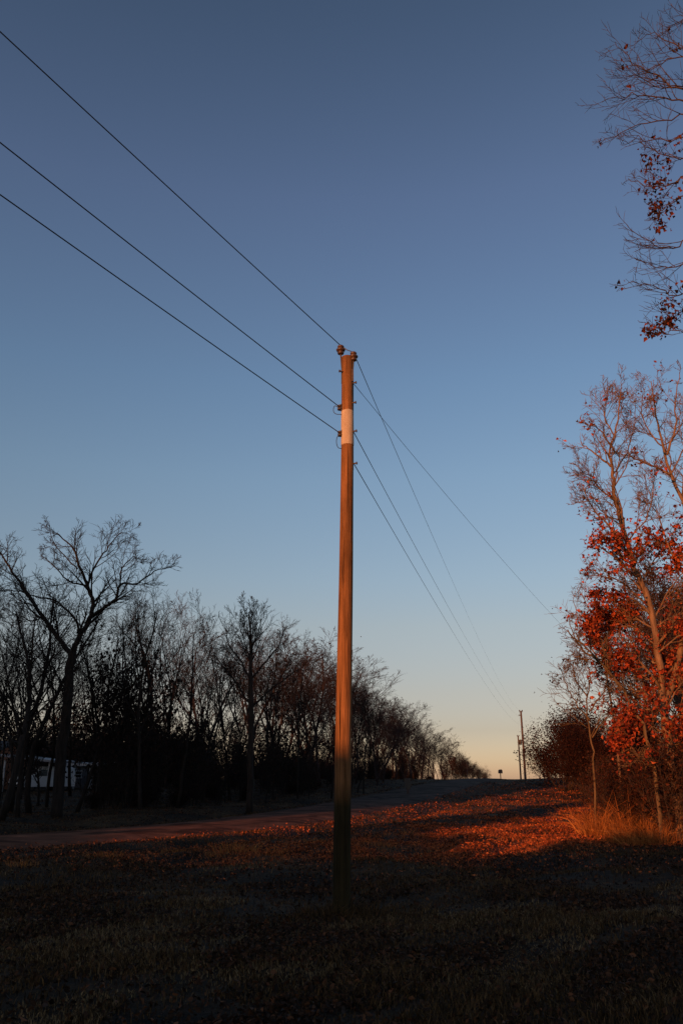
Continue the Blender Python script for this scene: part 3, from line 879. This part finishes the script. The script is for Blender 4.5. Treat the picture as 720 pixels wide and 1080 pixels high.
cl = [(680, 166), (686, 200), (693, 212), (700, 198), (708, 205), (697, 235), (716, 152), (688, 186), (704, 222), (712, 212), (698, 186), (706, 170), (695, 246), (706, 308), (700, 318), (704, 336), (712, 330), (714, 50), (694, 172), (717, 190), (690, 347), (718, 300)]
CL = [at(a, b, D+.3) for a, b in cl]
lm = MB()
near_leaf = lambda p: .95 if min(math.hypot(p.x-c.x, p.z-c.z) for c in CL) < .13 else .006
t.leaves(lm, near_leaf, 5, .085, .045)
for c in CL:
    for _ in range(7):
        q = c + Vector((t.rng.gauss(0, .05), t.rng.gauss(0, .1), t.rng.gauss(0, .06)))
        dd = Vector((t.rng.gauss(0, .6), t.rng.gauss(0, .6), -1)).normalized(); L = t.rng.uniform(.06, .1)
        lm.leaf(q, dd, rand_perp(dd, t.rng), L, L*.34, .3)
finish(t, 'oak_tree', base, 'nearer oak reaching thin branches with a few dry leaf clusters into the upper right corner', 'tree', None, 'bark_warm', lm, 'leaf_oak_high', local=False)

# woods behind on the right
GR = 'trees in the thicket right of the field'
LR = 'leafless reddish tree among the thicket behind the red oak'
protos_right = [generic(300+i, 9, .12, 'bark_warm', LR, 'tree', GR, fine=1.0, lo_fork=(i == 1), leaf=(.15, .3)[i % 2], leafmat='leaf_brown', per=2, size=.12, spread=.15, name='thicket_tree') for i in range(3)]
GS = 'brown shrubs in the thicket right of the field'
LS = 'brushy brown shrub in the thicket right of the field'
protos_sr = [shrub(400+i, 3.4, 5, 'bark_warm', 'leaf_brown', LS, 'shrub', GS, 'shrub', frac=(.3, .7, .9)[i], per=4, size=.12, spread=.2) for i in range(3)]
RE = catmull([(9.6, 24), (11.3, 30), (14.0, 42), (17.0, 58), (21, 80), (25.5, 100), (38, 150)], 10)
rng = random.Random(17)
def walk(poly, spf):
    acc = 0; nxt = 0
    for a, b in zip(poly, poly[1:]):
        A = Vector(a); B = Vector(b); L = (B-A).length
        while nxt <= acc+L:
            yield A.lerp(B, (nxt-acc)/L), (B-A).normalized()
            nxt += spf(A)
        acc += L
cnt = 0
for off, sp in ((2.5, 3.2), (6, 3.5), (11, 4.5)):
    for p, d in walk(RE, lambda q: sp*(1+max(0, q.y-40)/60)):
        n = Vector((d.y, -d.x))
        q = p+n*(off+rng.uniform(-1, 1))
        px = vis_px(q.x, q.y)
        if px > 800: continue
        lim = 600 if px > 655 else (640 if px > 640 else (765 if px < 615 else 730))
        if q.y > 60: lim = max(lim, 762)
        ht = at(px, lim+rng.uniform(0, 40)*(30/q.y), q.y).z-gz(q.x, q.y)
        s = max(2.2, min(ht, 11))/9.2
        put(rng.choice(protos_right), used, q.x, q.y, s, rng.uniform(0, 6.28)); cnt += 1
for off, sp in ((1.4, 2.0), (3.4, 1.9), (6, 2.1), (9.5, 2.4), (14, 3)):
    for p, d in walk(RE, lambda q: sp*(1+max(0, q.y-40)/50)):
        n = Vector((d.y, -d.x))
        q = p+n*(off+rng.uniform(-.8, .8))
        px = vis_px(q.x, q.y)
        if px > 780 or px < 560: continue
        s = rng.uniform(.5, .95) if off < 2 else rng.uniform(.8, 1.3)
        put(rng.choice(protos_sr), used, q.x, q.y, s, rng.uniform(0, 6.28)); cnt += 1
print('right', cnt)
GB = 'brown brush in front of the oak trunks'
protos_br = [shrub(450+i, 2.6, 8, 'bark_warm', 'leaf_brown', 'twiggy brown brush growing between the oak trunks and the tall dry grass', 'brush', GB, 'brush', frac=(.5, .9)[i], per=4, size=.09, spread=.2, rr=.010, splay=.6) for i in range(2)]
for i in range(44):
    Yd = rng.uniform(22.5, 36); px_ = rng.uniform(640, 790)
    if px_ < 690: Yd = rng.uniform(29, 38)
    q = at(px_, 820, Yd); k = rng.uniform(.55, 1.15)
    put(rng.choice(protos_br), used, q.x, q.y, k, rng.uniform(0, 6.28))
# the dense dark bush tree standing at the end of the right thicket
bushP = shrub(501, 6.2, 18, 'bark_mid', 'leaf_dusky', 'dense rounded dark red tree at the far end of the right thicket', 'tree', None, 'bushy_tree', frac=1, per=15, size=.14, spread=.34, fine=1.3, rr=.05, splay=.9)
q = at(597, 820, 70); bushP.location = (q.x, 70, gz(q.x, 70)); bushP.scale = (1.05, 1.05, 1.02)
bushR = shrub(502, 5.5, 12, 'bark_warm', 'leaf_russet', 'low russet bush at the foot of the dense dark red tree, nearest the far poles', 'bush', None, 'bush', frac=1, per=9, size=.13, spread=.3, fine=1.1, rr=.05, splay=.9)
b2 = bushR; q = at(577, 820, 84); b2.location = (q.x, 84, gz(q.x, 84)); b2.scale = (.75, .75, .7); b2.rotation_euler.z = 2
b3 = copy_tree(bushP); q = at(618, 820, 62); b3.location = (q.x, 62, gz(q.x, 62)); b3.scale = (.7, .7, .78); b3.rotation_euler.z = 4
b3['label'] = 'dense dark tree between the rounded red tree and the young yellowish one'
# russet bushes over the crest beside the road end
GC = 'russet bushes on the crest beyond the road'
for i, (px, Yd, s) in enumerate(((482, 126, .8), (490, 130, .72), (498, 136, .62), (505, 142, .5), (511, 150, .36))):
    c = copy_tree(bushR); q = at(px, 820, Yd); c.location = (q.x, Yd, gz(q.x, Yd)-.2); c.scale = (s, s, s*.85); c.rotation_euler.z = i*1.3
    c['label'] = 'low russet bush on the crest where the road disappears'; c['category'] = 'bush'; c['group'] = GC

# ------------------------------------------------------------------ small roadside things
def mailbox(px, py, Yd, label, s=1.0, mat='metal', tall=1.0):
    p = at(px, py, Yd); z = gz(p.x, Yd)
    e = empty('mailbox', (p.x, Yd, z)); tag(e, label, 'mailbox')
    m_ = MB(); m_.box((0, 0, .5*tall), .1, .1, 1.0*tall+.2); m_.build('post', M['pole_far'], e)
    b = MB(); n = 12
    for yy in (-.25*s, .25*s):
        for k in range(n+1):
            a = math.pi*k/n
            b.v.append((math.cos(a)*.12*s, yy, tall+.18*s+math.sin(a)*.12*s))
        b.v.append((-.12*s, yy, tall+.02)); b.v.append((.12*s, yy, tall+.02))
    m2 = n+3
    for k in range(m2): b.f.append((k, (k+1) % m2, (k+1) % m2+m2, k+m2))
    b.f.append(tuple(range(m2-1, -1, -1))); b.f.append(tuple(m2+k for k in range(m2)))
    b.build('box', M[mat], e)
    k = MB(); k.box((.13*s, .1, tall+.25*s), .012, .03, .14); k.box((.13*s, .13, tall+.3*s), .012, .09, .06); k.build('flag', M['rust'], e)
    return e
# stone/grey marker box on the far verge
p = at(430, 836, 62); z = gz(p.x, 62)
e = empty('roadside_box', (p.x, 62, z)); tag(e, 'small grey utility box on a stub post on the far road verge', 'utility box')
m_ = MB(); m_.box((0, 0, .25), .14, .14, .6); m_.build('post', M['pole_far'], e)
m_ = MB(); m_.box((0, 0, .78), .4, .3, .7); m_.box((0, 0, 1.145), .46, .36, .05); m_.build('cabinet', M['metal'], e)
m_ = MB(); m_.box((0, -.155, .78), .34, .012, .6); m_.box((.12, -.17, .8), .03, .03, .1); m_.build('door', M['metal'], e)
mailbox(527.5, 818, 112, 'dark mailbox on a post at the crest near the far poles', 1.7, 'rust', .7)
# thin post left of road on the crest
p = at(492, 806, 118); z = gz(p.x, 118)
e = empty('marker_post', (p.x, 118, z)); tag(e, 'thin pale post beside the road at the crest', 'post')
m_ = MB(); m_.tube([Vector((0, 0, -.2)), Vector((0, 0, 1.2)), Vector((.02, 0, p.z-z))], [.07, .07, .06], 8); m_.build('shaft', M['pole_far'], e)
m_ = MB(); m_.lathe(Vector((.02, 0, p.z-z)), [(.075, 0), (.08, .03), (.03, .08)], 8); m_.build('cap', M['metal'], e)

# ------------------------------------------------------------------ house, shed and van in the yard far left
def wall_box(name, label, cat, loc, rz, w, d, h, roofh, wallmat, roofmat, over=.4, windows=(), door=None, mono=False, trim=True):
    e = empty(name, loc, rz); tag(e, label, cat)
    m_ = MB(); m_.box((0, 0, h/2), w, d, h)
    if not mono:
        b = len(m_.v)
        for yy in (-d/2, d/2):
            for xx, zz in ((-w/2, h), (w/2, h), (0, h+roofh)):
                pass
        # gables on the two x ends
        for xx in (-w/2, w/2):
            i = len(m_.v); m_.v += [(xx, -d/2, h), (xx, d/2, h), (xx, 0, h+roofh)]; m_.f.append((i, i+1, i+2))
    m_.build('wall', M[wallmat], e)
    r_ = MB(); W2 = w/2+over
    if mono:
        z0, z1_ = h+.05, h+roofh
        for (y0, za) in ((-d/2-over, z0), (d/2+over, z1_)):
            for xx in (-W2, W2):
                r_.v += [(xx, y0, za), (xx, y0, za+.12)]
        r_.f += [(0, 2, 6, 4), (1, 5, 7, 3), (0, 1, 3, 2), (4, 6, 7, 5), (0, 4, 5, 1), (2, 3, 7, 6)]
    else:
        sl = roofh/(d/2)
        for sgn in (-1, 1):
            i = len(r_.v)
            y0 = sgn*(d/2+over); z0 = h-sl*over+.02
            r_.v += [(-W2, y0, z0), (W2, y0, z0), (W2, 0, h+roofh+.02), (-W2, 0, h+roofh+.02),
                     (-W2, y0, z0+.14), (W2, y0, z0+.14), (W2, 0, h+roofh+.16), (-W2, 0, h+roofh+.16)]
            for f in ((0,1,2,3),(4,7,6,5),(0,4,5,1),(1,5,6,2),(3,2,6,7),(0,3,7,4)): r_.f.append(tuple(i+k for k in f))
    r_.build('roof', M[roofmat], e)
    if trim:
        f_ = MB(); f_.box((0, -d/2-over-.03, h-(0 if mono else (roofh/(d/2))*over)+.09), w+2*over, .04, .2); f_.build('gutter', M['white_trim'], e)
    for (x, z, ww, hh) in windows:
        f = MB(); y = -d/2-.02
        f.box((x-ww/2, y, z), .07, .07, hh+.14); f.box((x+ww/2, y, z), .07, .07, hh+.14); f.box((x, y, z+hh/2+.035), ww-.07, .07, .07); f.box((x, y, z-hh/2-.035), ww+.16, .1, .07)
        f.box((x, y, z), ww-.07, .04, .04)
        wo = f.build('window', M['white_trim'], e)
        g_ = MB(); g_.box((x, -d/2-.008, z), ww-.07, .012, hh); g_.build('pane', M['glass'], wo)
    if door:
        x, ww, hh = door
        f = MB(); f.box((x, -d/2-.02, hh/2+.05), ww, .05, hh); do = f.build('door', M['white_trim'], e)
        k = MB(); k.lathe(Vector((x+ww*.38, -d/2-.07, 1.0)), [(.02, 0), (.035, .02), (.02, .05)], 8); k.build('handle', M['metal'], do)
    return e
p = at(-18, 838, 70); z = gz(p.x, 70)
house = wall_box('house', 'low house with a wall coloured orange as if sunlit at the left edge behind the trees', 'house', (p.x-3.1, 72, z), R(-6), 9, 7, 2.7, 1.0, 'sun_tinted_wall', 'roof',
         windows=((-1.5, 1.5, 1.2, 1.1), (1.4, 1.5, 1.2, 1.1)), door=(3.0, .95, 2.05))
# carport between house and shed
p = at(35, 838, 68); z = gz(p.x, 68)
e = empty('carport', (p.x-.2, 69.5, z), R(-6)); tag(e, 'open carport with white posts and a pale sloping roof beside the house', 'carport')
for sx in (-1.75, 1.9):
    for sy in (-2.4, 2.4):
        k = MB(); k.box((sx, sy, 1.15), .13, .13, 2.5); k.build('post', M['white_trim'], e)
k = MB()
b = 0
for (x, zl) in ((-2.2, 2.7), (2.3, 2.2)):
    for y in (-2.8, 2.8):
        k.v += [(x, y, zl), (x, y, zl+.16)]
k.f += [(0, 2, 6, 4), (1, 5, 7, 3), (0, 1, 3, 2), (4, 6, 7, 5), (0, 4, 5, 1), (2, 3, 7, 6)]
k.build('roof', M['tin_roof'], e)
p = at(84, 838, 74); z = gz(p.x, 74)
wall_box('shed', 'grey shed with a flat pale metal roof behind the big forked tree', 'shed', (p.x, 76, z), R(-4), 3.4, 3, 1.9, .25, 'siding', 'tin_roof', .25, windows=((-.3, 1.2, .6, .5),), door=(1.0, .75, 1.7), mono=True, trim=True)

# white van under the carport, nose towards the road
p = at(41, 840, 68); z = gz(p.x, 68)
van = empty('parked_van', (p.x, 68.6, z), R(-38)); tag(van, 'white van parked nose-out under the carport among the trees', 'van')
# side profile (y length, z), nose at -y
prof_v = [(-2.35, .38), (-2.42, .62), (-2.36, .98), (-1.62, 1.14), (-.95, 1.72), (-.6, 1.88), (1.9, 1.92), (2.3, 1.75), (2.38, .9), (2.36, .4)]
m_ = MB(); xs = [(-.94, .9), (-.88, 1.0), (.88, 1.0), (.94, .9)]
for (x, k) in xs:
    for (y, z_) in prof_v:
        taper = 1-.12*max(0, (z_-1.0))/.9
        m_.v.append((x*taper, y*(.985 if k < 1 else 1), .38+(z_-.38)*(1 if k == 1 else .975)))
np_ = len(prof_v)
for i in range(3):
    for k in range(np_):
        a = i*np_+k; b = i*np_+(k+1) % np_
        m_.f.append((a, b, b+np_, a+np_))
m_.f.append(tuple(range(np_-1, -1, -1))); m_.f.append(tuple(3*np_+k for k in range(np_)))
m_.build('body', M['van_paint'], van)
m_ = MB()
a_ = Vector((0, -1.60, 1.17)); b_ = Vector((0, -.97, 1.71)); nn = Vector((0, -.65, .76)).normalized()*.012
for x, q in ((-.80, a_), (.80, a_), (.72, b_), (-.72, b_)): v = q+nn; m_.v.append((x, v.y, v.z))
m_.f.append((0, 1, 2, 3)); m_.build('windshield', M['glass'], van)
for sx in (-1, 1):
    m_ = MB()
    for (y, z_, tx_) in ((-1.35, 1.18, .925), (-.82, 1.66, .868), (-.2, 1.66, .868), (-.2, 1.18, .925)): m_.v.append((sx*(tx_+.006), y, z_))
    m_.f.append((0, 1, 2, 3)); m_.build('side_window', M['glass'], van)
    m_ = MB(); m_.lathe(Vector((sx*.68, -2.36, .8)), [(.12, 0), (.12, .05), (.08, .07)], 12, Matrix.Rotation(R(90), 3, 'X')); m_.build('headlight', M['lamp'], van)
    for yy in (-1.5, 1.45):
        m_ = MB(); m_.lathe(Vector((sx*.78-.1, yy, .34)), [(.25, 0), (.34, .02), (.35, .06), (.35, .16), (.34, .2), (.25, .22)], 20, Matrix.Rotation(R(90), 3, 'Y'))
        wh = m_.build('wheel', M['tyre'], van)
        m_ = MB(); m_.lathe(Vector((sx*.9-.01 if sx > 0 else sx*.9-.03, yy, .34)), [(.2, 0), (.21, .02), (.1, .04)], 14, Matrix.Rotation(R(90), 3, 'Y')); m_.build('rim', M['metal'], wh)
m_ = MB(); m_.box((0, -2.42, .5), 1.7, .1, .16); m_.build('bumper', M['tyre'], van)
m_ = MB(); m_.box((0, -2.405, .8), .95, .03, .16); m_.build('grille', M['tyre'], van)

# ------------------------------------------------------------------ ground cover (numpy)
rs = np.random.RandomState(5)
def scatter(n, y0, y1, power=1.0, xl=-.46, xr=.46, pad=2.5):
    u = rs.rand(n)**power
    y = y0*(y1/y0)**u
    x = (xl+(xr-xl)*rs.rand(n))*y + (rs.rand(n)-.5)*2*pad*0.5
    return x, y
def clump(x, y, f=.5, ph=0):
    return (np.sin(x*f*2.1+ph)+np.sin(y*f*1.3+x*f*.7+ph*2)+np.sin(x*f*4.3-y*f*2.9+ph*3))/3
def blades(name, mat, n, y0, y1, hmin, hmax, wid, keep=None, power=1.0, xl=-.46, xr=.46, lean=.45):
    x, y = scatter(n, y0, y1, power, xl, xr)
    rd = road_dist_np(x, y)
    ok = rd > RW-.02
    if keep is not None: ok &= keep(x, y)
    x, y, rd = x[ok], y[ok], rd[ok]; n = len(x)
    z = height_np(x, y, rd)
    h = hmin+(hmax-hmin)*rs.rand(n)**1.6
    h *= .75+.5*clump(x, y, 1.2, .7).clip(-1, 1)
    a = rs.rand(n)*2*np.pi; l = h*lean*rs.rand(n)
    b = rs.rand(n)*np.pi*2; w = wid*(.6+.8*rs.rand(n))*(1+y/30)
    V = np.zeros((n, 5, 3))
    V[:, 0] = np.stack([x-np.cos(b)*w, y-np.sin(b)*w, z-.02], 1)
    V[:, 1] = np.stack([x+np.cos(b)*w, y+np.sin(b)*w, z-.02], 1)
    mx, my = x+np.cos(a)*l*.4, y+np.sin(a)*l*.4
    V[:, 2] = np.stack([mx+np.cos(b)*w*.7, my+np.sin(b)*w*.7, z+h*.6], 1)
    V[:, 3] = np.stack([mx-np.cos(b)*w*.7, my-np.sin(b)*w*.7, z+h*.6], 1)
    V[:, 4] = np.stack([x+np.cos(a)*l, y+np.sin(a)*l, z+h], 1)
    me = bpy.data.meshes.new(name)
    me.vertices.add(n*5); me.vertices.foreach_set('co', V.ravel())
    base = np.arange(n)[:, None]*5
    loops = np.concatenate([base+np.array([[0, 1, 2, 3]]), base+np.array([[3, 2, 4]])], 1).ravel()
    me.loops.add(n*7); me.loops.foreach_set('vertex_index', loops.astype(np.int32))
    me.polygons.add(n*2)
    st = (np.arange(n)[:, None]*7+np.array([[0, 4]])).ravel().astype(np.int32)
    me.polygons.foreach_set('loop_start', st)
    me.materials.append(M[mat]); me.update(calc_edges=True); me.validate()
    o = bpy.data.objects.new(name, me); col.objects.link(o)
    return o
def litter(name, mat, n, y0, y1, size, keep=None, power=1.0, lift=.04):
    x, y = scatter(n, y0, y1, power)
    rd = road_dist_np(x, y)
    k = rs.rand(n)
    ok = (rd > RW+.1) | (k < .03) | ((rd > RW-.7) & (k < .3))
    if keep is not None: ok &= keep(x, y)
    x, y, rd = x[ok], y[ok], rd[ok]; n = len(x)
    z = height_np(x, y, rd)+lift*rs.rand(n)+.01
    s = size*(.4+1.5*rs.rand(n)**1.8)*(1+y/45)
    d = rs.normal(size=(n, 3))*np.array([1, 1, .75]); d /= np.linalg.norm(d, axis=1)[:, None]
    e = rs.normal(size=(n, 3)); e -= d*(d*e).sum(1)[:, None]; e /= np.linalg.norm(e, axis=1)[:, None]
    nn_ = np.cross(d, e)
    c = np.stack([x, y, z], 1)
    S = s[:, None]
    V = np.zeros((n, 6, 3))
    V[:, 0] = c-d*S; V[:, 1] = c-d*S*.2+e*S*.55+nn_*S*.25; V[:, 2] = c+d*S*.5+e*S*.4+nn_*S*.2
    V[:, 3] = c+d*S; V[:, 4] = c+d*S*.5-e*S*.4+nn_*S*.2; V[:, 5] = c-d*S*.2-e*S*.55+nn_*S*.25
    me = bpy.data.meshes.new(name)
    me.vertices.add(n*6); me.vertices.foreach_set('co', V.ravel())
    base = np.arange(n)[:, None]*6
    loops = np.concatenate([base+np.array([[0, 1, 2, 3]]), base+np.array([[3, 4, 5, 0]])], 1).ravel()
    me.loops.add(n*8); me.loops.foreach_set('vertex_index', loops.astype(np.int32))
    me.polygons.add(n*2)
    me.polygons.foreach_set('loop_start', (np.arange(n*2)*4).astype(np.int32))
    me.materials.append(M[mat]); me.update(calc_edges=True); me.validate()
    o = bpy.data.objects.new(name, me); col.objects.link(o)
    return o
tag(blades('grass', 'grass', 400000, 6, 120, .012, .10, .004, lean=1.3, keep=lambda x, y: (((clump(x*.55, y*1.5, .9) + .4*clump(x, y, 3.3, 1) > -.1) | (rs.rand(len(x)) < .15)) & (rs.rand(len(x)) > .75*ss(19, 23, y)*ss(-6, -8, SN.x*x+SN.y*y)*ss(-17, -12, SN.x*x+SN.y*y)))), 'short dead grass over the whole verge', 'grass', kind='stuff')
tag(litter('fallen_leaves', 'litter', 200000, 6, 95, .017, keep=lambda x, y: (clump(x, y, .8, 2) > .1) | (rs.rand(len(x)) < .15)), 'brown and orange fallen leaves lying in the grass', 'fallen leaves', kind='stuff')

def sun_leaf_keep(x, y):  # confines the painted sunlit leaf colour to the lit patch
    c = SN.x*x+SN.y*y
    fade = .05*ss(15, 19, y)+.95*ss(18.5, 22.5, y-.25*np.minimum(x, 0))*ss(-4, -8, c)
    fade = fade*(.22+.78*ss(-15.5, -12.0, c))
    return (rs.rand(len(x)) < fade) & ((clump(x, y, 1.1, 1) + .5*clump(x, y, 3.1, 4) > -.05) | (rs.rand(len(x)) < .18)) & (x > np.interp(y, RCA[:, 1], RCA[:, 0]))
tag(litter('sun_tinted_red_leaves', 'leaf_litter_sun_tint', 420000, 15, 90, .0135, keep=sun_leaf_keep, lift=.09), 'red oak leaves coloured extra bright to paint in the sunlit patch of the verge', 'fallen leaves', kind='stuff')

M['straw'] = island_mat('straw', [(0, (.06, .04, .02)), (.6, (.19, .125, .058)), (1, (.36, .24, .115))], trans=.15)
def straw_keep(x, y):
    band = np.exp(-((y-(11.2+.12*x+.5*np.sin(x*.8)))/.9)**2) + .8*np.exp(-((y-(8.3-.2*x+.4*np.sin(x*1.3)))/.5)**2) + .6*(clump(x, y, .7, 5) > .45)
    return rs.rand(len(x)) < band
tag(blades('straw_grass', 'straw', 170000, 6, 24, .015, .07, .004, keep=straw_keep, lean=1.2), 'pale flattened straw in mown streaks across the near verge', 'grass', kind='stuff')

M['sun_tint_grass'] = island_mat('sun_tinted_grass', [(0, (.05, .014, .006)), (.4, (.32, .085, .026)), (1, (.65, .20, .06))], trans=.2)  # sunlight of the patch painted into the blade colour
def sun_grass_keep(x, y):  # confines the painted sunlit blades to the lit patch
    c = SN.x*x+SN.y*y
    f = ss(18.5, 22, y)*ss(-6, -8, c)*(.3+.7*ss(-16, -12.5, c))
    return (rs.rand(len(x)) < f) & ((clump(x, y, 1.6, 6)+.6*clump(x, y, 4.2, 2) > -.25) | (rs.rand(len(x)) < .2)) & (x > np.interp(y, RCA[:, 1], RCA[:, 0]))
tag(blades('sun_tinted_grass', 'sun_tint_grass', 300000, 17, 80, .02, .10, .0035, keep=sun_grass_keep, lean=1.1), 'rough grass among the leaves, sunlight of the patch painted into its red', 'grass', kind='stuff')

# clumps of tall dry grass glowing at the foot of the thicket
def grass_clump(seed, n, H):
    r_ = random.Random(seed); m_ = MB()
    for _ in range(n):
        a = r_.uniform(0, 6.28); rr = r_.random()**.6*.5
        p0 = Vector((math.cos(a)*rr, math.sin(a)*rr, -.05)); h = H*r_.uniform(.25, 1.1)
        d = Vector((math.cos(a)*rr*1.1+r_.gauss(0, .32), math.sin(a)*rr*.9+r_.gauss(0, .32), 1)).normalized()
        side = rand_perp(d, r_)*r_.uniform(.003, .006)
        p1 = p0+d*h*.55; p2 = p0+d*h+Vector((d.x, d.y, 0))*h*r_.uniform(.1, .9)-Vector((0, 0, h*r_.uniform(0, .35)))
        b = len(m_.v)
        for q in (p0-side, p0+side, p1+side*.9, p1-side*.9, p2): m_.v.append((q.x, q.y, q.z))
        m_.f.append((b, b+1, b+2, b+3)); m_.f.append((b+3, b+2, b+4))
    return m_
GT = 'clumps of tall dry grass at the foot of the right thicket'
protosg = []
for i in range(3):
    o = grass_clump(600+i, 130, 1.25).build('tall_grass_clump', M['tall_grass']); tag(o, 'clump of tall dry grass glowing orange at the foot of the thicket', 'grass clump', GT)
    protosg.append(o)
ug = {}
rng = random.Random(8)
for i in range(60):
    Yd = rng.uniform(23.5, 35); px = rng.gauss(664, 22) + (Yd-26)*-2.2
    px = max(622, min(712, px))
    p = at(px, 850, Yd)
    pr = protosg[i % 3]
    o = pr if pr.name not in ug else pr.copy()
    if pr.name in ug: col.objects.link(o)
    ug[pr.name] = 1
    s = rng.choice([.3, .4, .55, .7, 1.0])*rng.uniform(.8, 1.25)
    o.location = (p.x, Yd, gz(p.x, Yd)); o.scale = (s, s, s); o.rotation_euler.z = rng.uniform(0, 6.28)
GP = 'dark grass tufts round the foot of the foreground pole'
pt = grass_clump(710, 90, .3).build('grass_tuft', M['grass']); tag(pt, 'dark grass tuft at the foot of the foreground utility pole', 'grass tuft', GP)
for i, (dx, dy, k) in enumerate(((-.22, -.12, 1), (.2, -.16, .8), (0, -.26, .7), (.3, .1, 1.0), (-.34, .05, .7), (.05, .3, 1.1), (-.16, -.3, 1.2), (.28, -.06, 1.3), (.12, -.3, .9), (-.28, -.1, 1.3), (-.45, -.2, .8), (.42, -.22, .9))):
    o = pt if i == 0 else pt.copy()
    if i: col.objects.link(o)
    x_, y_ = PB.x+dx, PB.y+dy
    o.location = (x_, y_, gz(x_, y_)); o.scale = (k*.7, k*.7, k); o.rotation_euler.z = i*1.9
# low weed clumps along the near road edge
GW = 'low dry weed clumps along the near edge of the road'
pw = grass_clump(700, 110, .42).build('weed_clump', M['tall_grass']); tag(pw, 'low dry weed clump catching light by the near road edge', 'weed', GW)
for i, (px, py, s) in enumerate(((112, 905, .7), (225, 903, .55), (246, 899, 1.1), (252, 900, .9), (288, 902, .8), (24, 915, .6), (330, 890, .7), (405, 893, .6), (430, 880, .6), (182, 899, .5))):
    # find ground hit
    Yd = 14
    while Yd < 60 and at(px, py, Yd).z > gz(at(px, py, Yd).x, Yd): Yd += .25
    p = at(px, py, Yd)
    o = pw if i == 0 else pw.copy()
    if i: col.objects.link(o)
    o.location = (p.x, Yd, gz(p.x, Yd)); o.scale = (s, s, s); o.rotation_euler.z = i*1.7

# ------------------------------------------------------------------ sky, sun, camera
w = bpy.data.worlds.new('World'); scene.world = w; w.use_nodes = True
nt = w.node_tree; L = nt.links
bg = nt.nodes['Background']
sky = nt.nodes.new('ShaderNodeTexSky'); sky.sky_type = 'NISHITA'; sky.sun_disc = False
sky.sun_elevation = R(SUN_EL); sky.sun_rotation = R(SUN_AZ+180)
sky.altitude = 200; sky.air_density = 1.0; sky.dust_density = .6; sky.ozone_density = 2.0
# the sky's own colour graded by height above the horizon (earth shadow dusk band)
tc = nt.nodes.new('ShaderNodeTexCoord'); sx = nt.nodes.new('ShaderNodeSeparateXYZ'); L.new(tc.outputs['Generated'], sx.inputs[0])
rp = ramp(nt, [(0, (1, 1, 1)), (1, (1, 1, 1))]); L.new(sx.outputs['Z'], rp.inputs[0])
mu = nt.nodes.new('ShaderNodeMix'); mu.data_type = 'RGBA'; mu.blend_type = 'MULTIPLY'; mu.inputs[0].default_value = 1
L.new(sky.outputs[0], mu.inputs[6]); L.new(rp.outputs[0], mu.inputs[7])
SKY_GRADE = [(0.0, (1.36, 1.04, 1.36)), (0.018, (1.299, 1.044, 1.30)), (0.054, (1.115, 0.84, 0.95)), (0.097, (1.264, 0.906, 0.906)), (0.173, (1.51, 1.10, 0.99)), (0.228, (1.54, 1.22, 1.13)), (0.346, (1.57, 1.36, 1.30)), (0.454, (1.46, 1.34, 1.36)), (0.625, (1.40, 1.17, 1.25)), (0.755, (1.066, 0.939, 0.983)), (1.0, (.62, .6, .62))]
vm = nt.nodes.new('ShaderNodeVectorMath'); vm.operation = 'SCALE'; vm.inputs['Scale'].default_value = 2.0
L.new(mu.outputs[2], vm.inputs[0]); L.new(vm.outputs[0], bg.inputs['Color'])
bg.inputs['Strength'].default_value = .12
SKY_GRADE = [(p_, tuple(v_/2 for v_ in c_)) for p_, c_ in SKY_GRADE]
if SKY_GRADE:
    e = rp.color_ramp.elements
    e[0].position = SKY_GRADE[0][0]; e[0].color = (*SKY_GRADE[0][1], 1)
    e[1].position = SKY_GRADE[-1][0]; e[1].color = (*SKY_GRADE[-1][1], 1)
    for p_, c_ in SKY_GRADE[1:-1]:
        x_ = e.new(p_); x_.color = (*c_, 1)

ld = bpy.data.lights.new('Sun', 'SUN'); ld.energy = 5.0; ld.angle = R(.3); ld.color = (1.0, .36, .11)
sun = bpy.data.objects.new('Sun', ld); col.objects.link(sun)
ldir = Vector((SD.x*math.cos(R(SUN_EL)), SD.y*math.cos(R(SUN_EL)), -math.sin(R(SUN_EL))))
sun.rotation_euler = ldir.to_track_quat('-Z', 'Y').to_euler()
sun.location = (-30, -50, 20)

cd = bpy.data.cameras.new('Camera'); cam = bpy.data.objects.new('Camera', cd); col.objects.link(cam)
cam.location = (0, 0, EYE); cam.rotation_euler = (math.pi/2+PITCH, 0, 0)
cd.sensor_fit = 'VERTICAL'; cd.sensor_height = 36; cd.lens = F/1080*36
cd.clip_start = .05; cd.clip_end = 6000
scene.camera = cam
scene.view_settings.view_transform = 'Standard'; scene.view_settings.look = 'None'; scene.view_settings.exposure = 0
